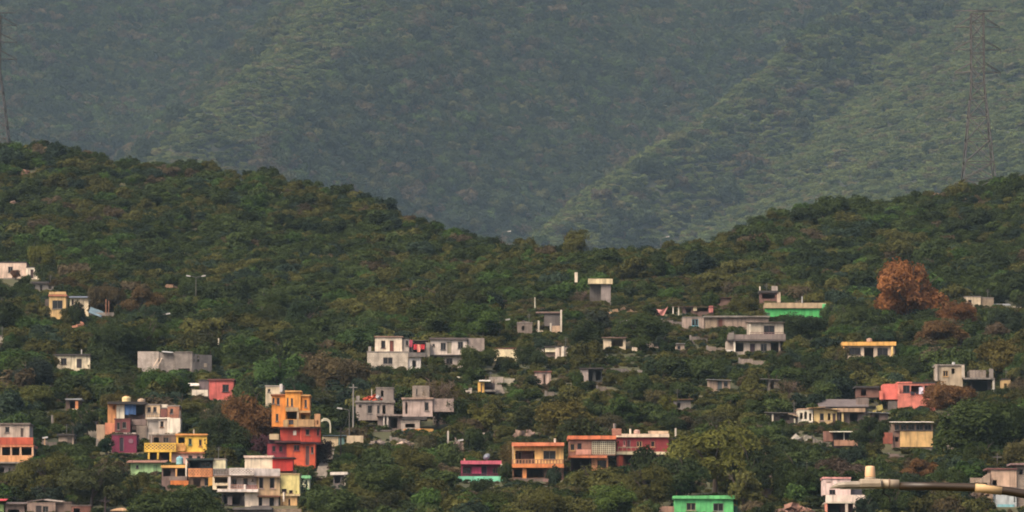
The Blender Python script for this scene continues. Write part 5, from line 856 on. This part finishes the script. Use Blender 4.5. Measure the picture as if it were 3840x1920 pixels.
# ------------------------------------------------------------------ the near street lamp arm, 52 m away
def near_lamp():
    D = 52.0; k = D / F * 1.004
    o = bpy.data.objects.new('street_lamp', None); COL.objects.link(o); px0 = 5150; x0, zz = P(3840, 1850, D); xb = x0 + 2.6; o.location = (xb, D, 0); tag(o, 'weathered street lamp head on a dark curved arm, close at bottom right', 'street lamp')
    q = lambda px, py, d=0: Vector((P(px, py, D)[0] - xb, d, P(px, py, D)[1]))
    dk = mat((52, 37, 16), 'metal_paint', .45); lt = mat((158, 141, 116), 'metal_paint', .55); yl = mat((190, 154, 102), 'metal_paint', .6)
    mb = MB(); top = q(3840, 1850); hh = top.z
    mb.tube([q(3371, 1823), q(3500, 1824), q(3620, 1827), q(3700, 1832), q(3780, 1842), q(3840, 1852), q(3960, 1884), q(4200, 1975), Vector((-.3, 0, hh - 1.2)), Vector((0, 0, hh - 2.2))], [.044, .044, .045, .046, .047, .048, .05, .055, .06, .07], 14); mb.build('arm', dk, o, True)
    mb = MB(); mb.tube([Vector((0, 0, -.2)), Vector((0, 0, hh - 2.0))], [.11, .075], 12); mb.build('pole', dk, o, True)
    mb = MB(); mb.tube([q(3656, 1829.5), q(3700, 1833), q(3756, 1840)], [.0475, .0485, .049], 14); mb.build('pale_band', yl, o, True)  # paler sleeve around one stretch of the arm
    mb = MB(); mb.tube([q(3305, 1814), q(3371, 1816)], [.050, .050], 14); mb.build('collar', lt, o, True)
    mb = MB(); mb.tube([q(3331, 1814), q(3337, 1814.3)], [.054, .054], 14); mb.build('clamp', mat((120, 100, 80), 'metal_paint'), o, True)
    # housing: tapering box, rounded nose
    sec = [(3112, 1829, 1832, .02), (3122, 1820, 1832, .06), (3140, 1810, 1832, .10), (3165, 1805.5, 1832, .125), (3222, 1804, 1832, .13)]
    mb = MB(); n0 = 0
    def loft(secs):
        mb = MB()
        for px, yt, yb, w in secs:
            a, b = q(px, yt), q(px, yb); hgt = a.z - b.z
            for j in range(12):
                t = 2 * math.pi * j / 12; c, s = math.cos(t), math.sin(t); f = lambda v: math.copysign(abs(v) ** .55, v)
                mb.v.append((a.x, f(c) * w, (a.z + b.z) / 2 + f(s) * hgt / 2))
        for i in range(len(secs) - 1):
            for j in range(12):
                a, b = i * 12 + j, i * 12 + (j + 1) % 12; mb.f.append((a, b, b + 12, a + 12))
        mb.f.append(tuple(range(12))[::-1]); mb.f.append(tuple(range(len(mb.v) - 12, len(mb.v)))); return mb
    loft(sec).build('lens_cover', mat((150, 136, 116), 'metal_paint', .5), o); loft([(3223, 1797.5, 1833, .135), (3228, 1796, 1833, .14), (3300, 1796, 1832.5, .13), (3306, 1799, 1831.5, .10)]).build('housing', lt, o)
    g = MB(); g.box(q(3150, 1832).x, -.09, q(3150, 1833.5).z, q(3280, 1833).x, .09, q(3150, 1832).z - .003); g.build('lens', mat((190, 186, 176), 'glass'), o)
    c = q(3263, 1796); ph = bpy.data.objects.new('photocell', None)
    mb = MB(); mb.lathe((c.x, 0, c.z), [(.047, -.005), (.047, .022), (.054, .024), (.054, .028), (.056, .05), (.050, .122), (.046, .134), (.03, .138)], 18); pc = mb.build('photocell', mat((226, 176, 126), 'plastic', .5, .4), o, True)
    mb = MB(); mb.lathe((c.x, 0, c.z), [(.060, -.006), (.060, .018)], 16); mb.build('photocell_base', lt, pc, True)
    mb = MB(); mb.tube([q(3318, 1830), q(3312, 1846), q(3306, 1858)], .008, 6); mb.tube([q(3316, 1852), q(3328, 1858), q(3338, 1868), q(3337, 1884)], .008, 6); mb.build('dangling_wire', mat((30, 26, 24), 'cable'), o)
near_lamp()

# ------------------------------------------------------------------ a dirt track and stepped paths
def track(pts, wd, m, label):
    L = []; 
    for px, py in pts:
        D = DofPy(py); x = P(px, py, D)[0]; L.append(Vector((x, D, 0)))
    fine = []
    for a, b in zip(L, L[1:]):
        for i in range(10): fine.append(a.lerp(b, i / 10))
    fine.append(L[-1]); V = []; Fc = []
    for i, q in enumerate(fine):
        d = (fine[min(i + 1, len(fine) - 1)] - fine[max(i - 1, 0)]).normalized(); s_ = Vector((-d.y, d.x, 0)) * wd * .5
        for e in (-1, -.3, .3, 1):
            r = q + s_ * e; V.append((r.x, r.y, float(ground(r.x, r.y)) + .25))
        pp = proj(q.x, q.y, float(ground(q.x, q.y)))
    for i in range(len(fine) - 1):
        for j in range(3): a = i * 4 + j; Fc.append((a, a + 1, a + 5, a + 4))
    o = mesh_obj('dirt_path', V, Fc, m); tag(o, label, kind='structure')
track([(236, 590), (216, 618), (160, 640), (150, 672), (92, 706), (70, 744), (10, 764), (-60, 800)], 1.7, mat((112, 94, 72), 'earth'), 'bare dirt track crossing the far left ridge')
def stairs(x0, y0, x1, y1, n, label):
    o = bpy.data.objects.new('stairway', None); COL.objects.link(o); a = P(x0, y0, DofPy(y0)); b = P(x1, y1, DofPy(y1)); A = Vector((a[0], DofPy(y0), 0)); B = Vector((b[0], DofPy(y1), 0)); o.location = (A.x, A.y, float(ground(A.x, A.y))); tag(o, label, 'stairway')
    m = mat((150, 138, 124), 'concrete')
    for i in range(n):
        q = A.lerp(B, (i + .5) / n); z = float(ground(q.x, q.y)); mb = MB(); mb.box(-.75, -.9, -.8, .75, .9, .22 + .1 * (i % 2)); s_ = mb.build('step', m, o); s_.location = q + Vector((0, 0, z)) - Vector(o.location)
        pp = proj(q.x, q.y, z); PROT.append((pp[0] - 14, pp[1] - 12, pp[0] + 14, pp[1] + 2, q.y))
stairs(1200, 1800, 1236, 1690, 20, 'concrete stairway climbing right of the pale yellow building'); stairs(1880, 1490, 1850, 1420, 14, 'concrete steps climbing right of the narrow yellow house'); stairs(3560, 1700, 3540, 1560, 22, 'concrete stairway climbing right of the tan strip window house')

# ------------------------------------------------------------------ trees one can pick out
GT(3405, 972, 1225, 270, T_RED, 'large round red orange tree on the upper right slope', low=.08, crown=BIG[0]); PROT.append((3290, 990, 3520, 1186, DofPy(1225))); GT(3590, 1110, 1250, 170, (.19, .092, .040), 'smaller red orange tree right of the large red orange one'); GT(3540, 1190, 1310, 210, (.135, .080, .036), 'low rust brown tree below the two red orange trees')
GT(940, 1456, 1690, 210, T_RUST, 'rust orange tree left of the orange house', low=.1, crown=BIG[1]); GT(985, 1620, 1730, 110, (.085, .040, .048), 'purplish flowering tree at the foot of the red house'); GT(1216, 1650, 1745, 90, (.075, .050, .042), 'brownish bush at the right foot of the red house')
GT(160, 922, 1045, 110, T_YELLOW, 'yellow tree above the tan house at upper left'); GT(520, 1076, 1200, 170, (.105, .070, .032), 'brown orange domed tree right of the blue lean-to'); GT(400, 1060, 1190, 150, (.085, .066, .034), 'brownish tree behind the blue sheet roofs'); GT(262, 1034, 1110, 130, (.095, .07, .03), 'rust brown tree between the yellow tree and the tan house')
GT(290, 1118, 1226, 74, T_DARK, 'dark tree in front of the white house with grey sheet roof'); GT(58, 1010, 1056, 44, (.12, .06, .04), 'small reddish bush in front of the pinkish white house')
GT(2680, 1590, 1870, 330, T_YELLOW, 'big domed tree with yellow green top right of the dark red house', crown=BIG[3]); GT(2560, 1700, 1900, 220, T_DARK, 'dark spreading tree left of the green house'); GT(2820, 1660, 1880, 190, T_DARK, 'tall dark tree behind the bright green house'); GT(2790, 1740, 1925, 130, T_OLIVE, 'olive tree between the green house and the stone tower')
GT(3660, 1500, 1760, 330, T_MID, 'broad dark green tree right of the tan house', crown=BIG[4]); GT(3560, 1430, 1560, 180, T_RUST, 'red leaved tree in front of the unfinished concrete house'); GT(3800, 1520, 1720, 200, T_DARK, 'dark tree at the right edge below the concrete house'); GT(3260, 1560, 1710, 150, T_DARK, 'dark slender trunked tree between curved white roof and tan house', low=.3)
GT(3440, 1720, 1810, 150, T_RUST, 'small rust brown tree behind the street lamp arm'); GT(3640, 1704, 1790, 90, (.085, .09, .024), 'round yellow green tree above the street lamp arm'); GT(3330, 1810, 1960, 190, T_MID, 'green tree below the street lamp arm'); GT(3250, 1850, 1975, 110, T_TEAL, 'dark teal green tree at the white and pink house'); GT(3470, 1830, 1960, 150, T_OLIVE, 'olive bush under the street lamp arm')
GT(3560, 1850, 1975, 150, (.085, .066, .034), 'brownish scrub tree under the pale band of the lamp arm'); GT(2150, 855, 985, 120, T_OLIVE, 'olive tree standing up on the saddle'); GT(1020, 1084, 1200, 120, T_MID, 'round green tree in the middle of the left slope')
GT(2200, 1190, 1330, 130, T_DARK, 'dark tree between the long white walls and the cream house'); GT(2400, 1180, 1296, 230, T_MID, 'spreading green tree above the cream house'); GT(1990, 1296, 1392, 130, T_DARK, 'dark leafy tree hiding part of the long white walls'); GT(1790, 1300, 1400, 150, (.055, .07, .022), 'leafy tree in front of grey block end of white house')
GT(1640, 1336, 1398, 80, (.07, .085, .024), 'yellowish green bush in front of the white house terrace'); GT(3010, 1170, 1290, 190, T_DARK, 'dark tree in front of the bright green walls'); GT(2790, 1096, 1196, 130, T_OLIVE, 'yellowish tree left of the bright green house')
GT(1800, 1784, 1880, 90, T_DARK, 'dark tree in front of the mint green parapet'); GT(2080, 1734, 1830, 60, T_TEAL, 'round dark bush before the right side of the tan house'); GT(2240, 1740, 1900, 230, T_OLIVE, 'olive green tree below the brown house'); GT(2430, 1664, 1850, 150, T_DARK, 'dark tree in front of the dark red house'); GT(2430, 1740, 1912, 180, T_OLIVE, 'olive tree below the dark red house')
GT(330, 1520, 1650, 90, T_DARK, 'dark round tree left of the orange wall'); GT(840, 1560, 1740, 200, T_DARK, 'dark green tree between the yellow house and rust tree'); GT(700, 1480, 1600, 150, T_OLIVE, 'olive brown tree below the salmon red house'); GT(170, 1700, 1880, 210, T_OLIVE, 'yellow olive tree at lower left'); GT(340, 1730, 1920, 250, (.06, .066, .028), 'broad olive tree at the lower left below the magenta house')
GT(1600, 1820, 1950, 130, (.068, .115, .030), 'bright green round bush below left of the magenta house'); GT(2315, 1810, 1950, 190, (.075, .108, .028), 'fresh green feathery tree below the brown house'); GT(1420, 1730, 1900, 200, (.062, .080, .026), 'tall mid green tree below the lower grey rooms'); GT(1560, 1660, 1800, 170, T_OLIVE, 'tall olive tree left of the magenta house'); GT(2010, 1850, 1990, 220, T_OLIVE, 'wide olive tree at the bottom below the tan house'); GT(1250, 1830, 1970, 220, T_MID, 'wide green tree at the bottom below the white hut')
GT(580, 1836, 1990, 300, T_MID, 'wide green tree at the bottom below the orange wall'); GT(1700, 1480, 1610, 150, T_MID, 'green tree right of the bare tree')
o = GT(1640, 1416, 1600, 190, T_BROWN, 'bare brown branched tree before the pinkish grey house', trunk=BARETRUNKS[0], crown=SPARSE[0], low=.25)
o = GT(2180, 1080, 1142, 100, T_BROWN, 'bare brown thicket under the roofless canopy', trunk=BARETRUNKS[1], crown=SPARSE[1]); GT(2960, 1420, 1500, 150, T_BROWN, 'bare greyish tree between the two right shacks', trunk=BARETRUNKS[1], crown=SPARSE[0])
protos = {'shrub': []}
for i in range(4):
    b = GT(2440 + 95 * i, 1420 + 12 * i, 1470, 70 + 12 * i, T_MID if i % 2 else T_OLIVE, ['low green shrub', 'low olive shrub', 'rounded green shrub', 'wide olive shrub'][i] + ' on the slope above the big domed tree', crown=SCRUB[i], name='shrub', low=.02)
    protos['shrub'].append([c_ for c_ in b.children if c_.data == SCRUB[i]][0])

# ------------------------------------------------------------------ scattered single trees among the houses
CL = [('dark green', T_DARK), ('mid green', T_MID), ('olive green', T_OLIVE), ('bright green', T_BRIGHT), ('brownish', T_BROWN), ('bluish green', T_TEAL)]
rg = random.Random(21); singles = []; made = 0; seen = []
cand = []
for row, y in enumerate(np.arange(566, 835, 6.2)):
    hw = y * .1052 + 6; n = int(2 * hw / 6.6)
    for i in range(n): cand.append((-hw + 2 * hw * (i + .5 + rg.uniform(-.42, .42)) / n, y + rg.uniform(-2.6, 2.6)))
rg.shuffle(cand); treelist = []
SC3 = ['left', 'middle', 'right']
for x, y in cand:
    if len(treelist) >= 190: break
    z = float(ground(x, y)); px, pb = proj(x, y, z)
    if pb < 1180 or pb > 2080: continue
    big = rg.random()
    H = 3.3 + 4.6 * big ** 1.3; Wd = H * rg.uniform(1.0, 1.5)
    if inside_house(x, y, Wd * .35): continue
    ok = False
    for s in (1, .8, .62, .46):
        if not blocked(x, y, z, H * s, Wd * s, 10): ok = True; break
    if not ok or H * s < 1.5: continue
    c = rg.choices(range(6), (5, 5, 4, 1, 1.6, 2.2))[0]; nm, tn = CL[c]; sg = SC3[min(2, max(0, int(px / 1280)))]
    treelist.append([x, y, H * s, Wd * s, tuple(v * rg.uniform(.85, 1.15) for v in tn), nm, px, pb])
# trees at the feet and corners of the houses
bx_ = {}
for (x0, y0, x1, y1, D) in PROT:
    if D in [h_.D for h_ in ALLH]:
        b_ = bx_.setdefault(round(D, 3) * 1e4 + int((x0 + x1) / 2 // 420), [x0, y0, x1, y1, D]); b_[0] = min(b_[0], x0); b_[2] = max(b_[2], x1); b_[1] = min(b_[1], y0); b_[3] = max(b_[3], y1)
for b_ in bx_.values():
    for cx in (b_[0] + rg.uniform(-30, 16), b_[2] + rg.uniform(-16, 30)):
        if rg.random() < .35 or not -40 < cx < 3880: continue
        D = b_[4] - rg.uniform(2.2, 5); x = P(cx, b_[3], D)[0]; z = float(ground(x, D)); k = PPM(D); H = rg.uniform(2.6, 4.8); Wd = H * rg.uniform(.8, 1.15); px, pb = proj(x, D, z)
        bad = [q for q in PROT if q[4] + .5 > D and px + Wd * k * .4 > q[0] and px - Wd * k * .4 < q[2] and pb - H * k < q[3] - .45 * (q[3] - q[1]) and pb > q[1] and min(px + Wd * k * .4, q[2]) - max(px - Wd * k * .4, q[0]) > 26]
        if bad or inside_house(x, D, .3): continue
        nm, tn = CL[rg.choices(range(6), (4, 5, 4, 2, 1.2, 2))[0]]; treelist.append([x, D, H, Wd, tuple(v * rg.uniform(.85, 1.15) for v in tn), nm, px, pb])
print('with corner trees', len(treelist))
import re
def short(lb): return ' '.join(re.split(r' (?:with|under|below|beside|behind|above|at|in|on|of|right|left|hung|over|descending|half|standing|peeking|among|between|partly) ', lb)[0].split()[:6])
def tree_label(t):
    x, y, H, Wd, tn, nm, px, pb = t; best = min(HOUSES, key=lambda h_: ((h_[0] - px) / 1.3) ** 2 + ((h_[1] - 25 - pb) * 1.6) ** 2)
    dx, dy = px - best[0], pb - best[1]
    rel = ('below' if dy > 22 else 'above' if dy < -70 else '') + ((' right of' if dx > 0 else ' left of') if abs(dx) > 60 or -70 <= dy <= 22 else '')
    rel = rel.strip().replace('below right of', 'below and right of').replace('below left of', 'below and left of').replace('above right of', 'above and right of').replace('above left of', 'above and left of')
    return '%s %s tree %s %s' % ('tall' if H > 4.6 else 'small' if H < 3 else 'middling', nm, rel, short(best[2]))
labs = [tree_label(t) for t in treelist]; ORD = ['first', 'second', 'third', 'fourth', 'fifth', 'sixth', 'seventh', 'eighth', 'ninth', 'tenth', 'eleventh', 'twelfth']
for i, t in enumerate(treelist):
    same = sorted([j for j in range(len(labs)) if labs[j] == labs[i]], key=lambda j: treelist[j][6])
    lb = labs[i] + (', %s from left' % ORD[min(same.index(i), 11)] if len(same) > 1 else '')
    tree(*t[:5], lb, 'loose trees between the houses', low=.04)
crown_objs = [None] * len(CROWNS)
for ob in bpy.data.objects:
    if ob.name.startswith('crown') and ob.type == 'MESH':
        for i, m in enumerate(CROWNS):
            if ob.data == m and crown_objs[i] is None: crown_objs[i] = ob
PROTO = [c for c in crown_objs if c] + protos['shrub']; NC = len(PROTO) - 4
print('single trees', len(treelist), 'protos', len(PROTO))

# ------------------------------------------------------------------ masses: hillside wood, undergrowth, mountain forest
def tint_mix(r, cls, wts): 
    t = cls[r.choices(range(len(cls)), wts)[0]]; f = r.uniform(.75, 1.25); return tuple(v * f for v in t)
rg = random.Random(3); pts = []
y = 562.0
while y < 1290:
    hw = y * .128; x = -hw; st = 3.1 if y > 800 else 4.1
    while x < hw:
        xx, yy = x + rg.uniform(-1.4, 1.4), y + rg.uniform(-1.4, 1.4); z = float(ground(xx, yy)); x += st
        px = 1920 + F * xx / yy; yr = DofPy(float(np.interp(px, _rx, _ry)))
        if yy > yr + 45: continue
        r = rg.uniform(1.1, 2.7) * (1.45 if rg.random() < .18 else 1) * (1.0 if yy < yr - 12 else .8) * (1.22 if yy < 800 else 1); h = r * rg.uniform(.75, 1.05)
        pv, pb = proj(xx, yy, z)
        grass = 1850 < px < 2750 and pb > 1010 and float(vnoise(xx, yy, 16, 9)) > .42
        if grass: r *= .45; h *= .4
        if inside_house(xx, yy, r * .4): continue
        fit = [s_ for s_ in (1, .7, .5) if not blocked(xx, yy, z, h * 1.5 * s_, r * 2 * s_, 12)]
        if not fit: continue
        r *= fit[0]; h *= fit[0]
        nv = float(vnoise(xx, yy, 30, 11)); nb = float(vnoise(xx, yy, 12, 12))
        w_ = (3, 4 + 3 * nv, 1.5 + 4 * (nv < .4) + 5 * (nb > .75), 3.5 * (nb < .28) + .2, .3 + 2.0 * (.62 < nb < .75), 2.4 - 2 * nv)
        if 1300 < px < 2900 and pb > 980: w_ = (w_[0] * .6, w_[1], w_[2] + 3.5, w_[3] + .8, w_[4], w_[5] * .5)
        tn = tint_mix(rg, [T_DARK, T_MID, T_OLIVE, T_BRIGHT, T_BROWN, T_TEAL], w_)
        if grass: tn = tint_mix(rg, [(.085, .088, .028), (.10, .088, .04), T_MID], (4, 2, 2))
        pts.append((xx, yy, z + h * .45, (r, r, h), (0, 0, rg.uniform(0, 6.28)), tn, rg.randrange(NC)))
    y += st * .95
print('hill wood', len(pts))
scatter_stuff('woodland', 'dense green scrub wood covering the near hill up to the ridge', 'woodland', pts, PROTO)
pts = []; y = 560.0
while y < 985:
    hw = y * .118; x = -hw
    while x < hw:
        xx, yy = x + rg.uniform(-.9, .9), y + rg.uniform(-.9, .9); z = float(ground(xx, yy)); x += 1.8
        if y > 850 and not 1800 < 1920 + F * xx / yy < 2800: continue
        r = rg.uniform(.55, 1.25); h = r * rg.uniform(.55, .9)
        if inside_house(xx, yy, r * .2): continue
        fit = [s_ for s_ in (1, .6, .35) if not blocked(xx, yy, z, h * 1.3 * s_, r * 2 * s_, 16)]
        if not fit: continue
        r *= fit[0]; h *= fit[0]
        tn = tint_mix(rg, [T_DARK, T_MID, T_OLIVE, (.09, .09, .03), T_BROWN, T_TEAL], (3, 4, 4, 1.5, 2, 2))
        pts.append((xx, yy, z + h * .3, (r, r, h), (0, 0, rg.uniform(0, 6.28)), tn, NC + rg.randrange(4)))
    y += 1.7
print('undergrowth', len(pts))
scatter_stuff('undergrowth', 'low bushes and weeds covering the ground between the houses', 'undergrowth', pts, PROTO)
rg = np.random.default_rng(5); pr = random.Random(8)
def forest():
    out = []; y = 1440.0 * MS
    while y < 2540 * MS:
        hw = y * .118; st = 6.2
        xs = np.arange(-hw, hw, st); xs = xs + rg.uniform(-1.8, 1.8, len(xs)); yy = y + rg.uniform(-1.8, 1.8, len(xs)); zs = mountain(xs, yy)
        v1 = valley1(yy / MS) * MS; c1 = crest1(yy / MS) * MS; nv = vnoise(xs, yy, 120, 13); nb = vnoise(xs, yy, 46, 14)
        for x_, y_, z_, a, b, n1, n2 in zip(xs, yy, zs, v1, c1, nv, nb):
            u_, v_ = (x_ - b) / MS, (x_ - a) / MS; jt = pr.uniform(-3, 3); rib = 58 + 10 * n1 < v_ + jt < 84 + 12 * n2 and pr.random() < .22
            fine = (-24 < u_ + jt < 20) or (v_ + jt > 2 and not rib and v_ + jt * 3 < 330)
            
            r = pr.uniform(3.7, 6.4) if fine else pr.uniform(5.0, 10.5) * (.75 + .5 * n2); h = r * (pr.uniform(.5, .75) if fine else pr.uniform(.8, 1.1))
            if not fine and pr.random() < .28: continue
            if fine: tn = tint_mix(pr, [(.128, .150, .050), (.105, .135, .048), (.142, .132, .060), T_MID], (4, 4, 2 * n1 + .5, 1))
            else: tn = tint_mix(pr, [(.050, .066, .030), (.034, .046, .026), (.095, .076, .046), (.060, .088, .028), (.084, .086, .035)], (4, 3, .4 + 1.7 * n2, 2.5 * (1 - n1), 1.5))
            out.append((x_, y_, z_ + h * .5, (r, r, h), (0, 0, pr.uniform(0, 6.28)), tn, pr.randrange(NC) if not fine else pr.randrange(NC + 4)))
        y += st
    return out
pts = forest(); print('forest', len(pts))
scatter_stuff('forest', 'hazy forest covering the far mountain slopes', 'forest', pts, PROTO)
add_haze()
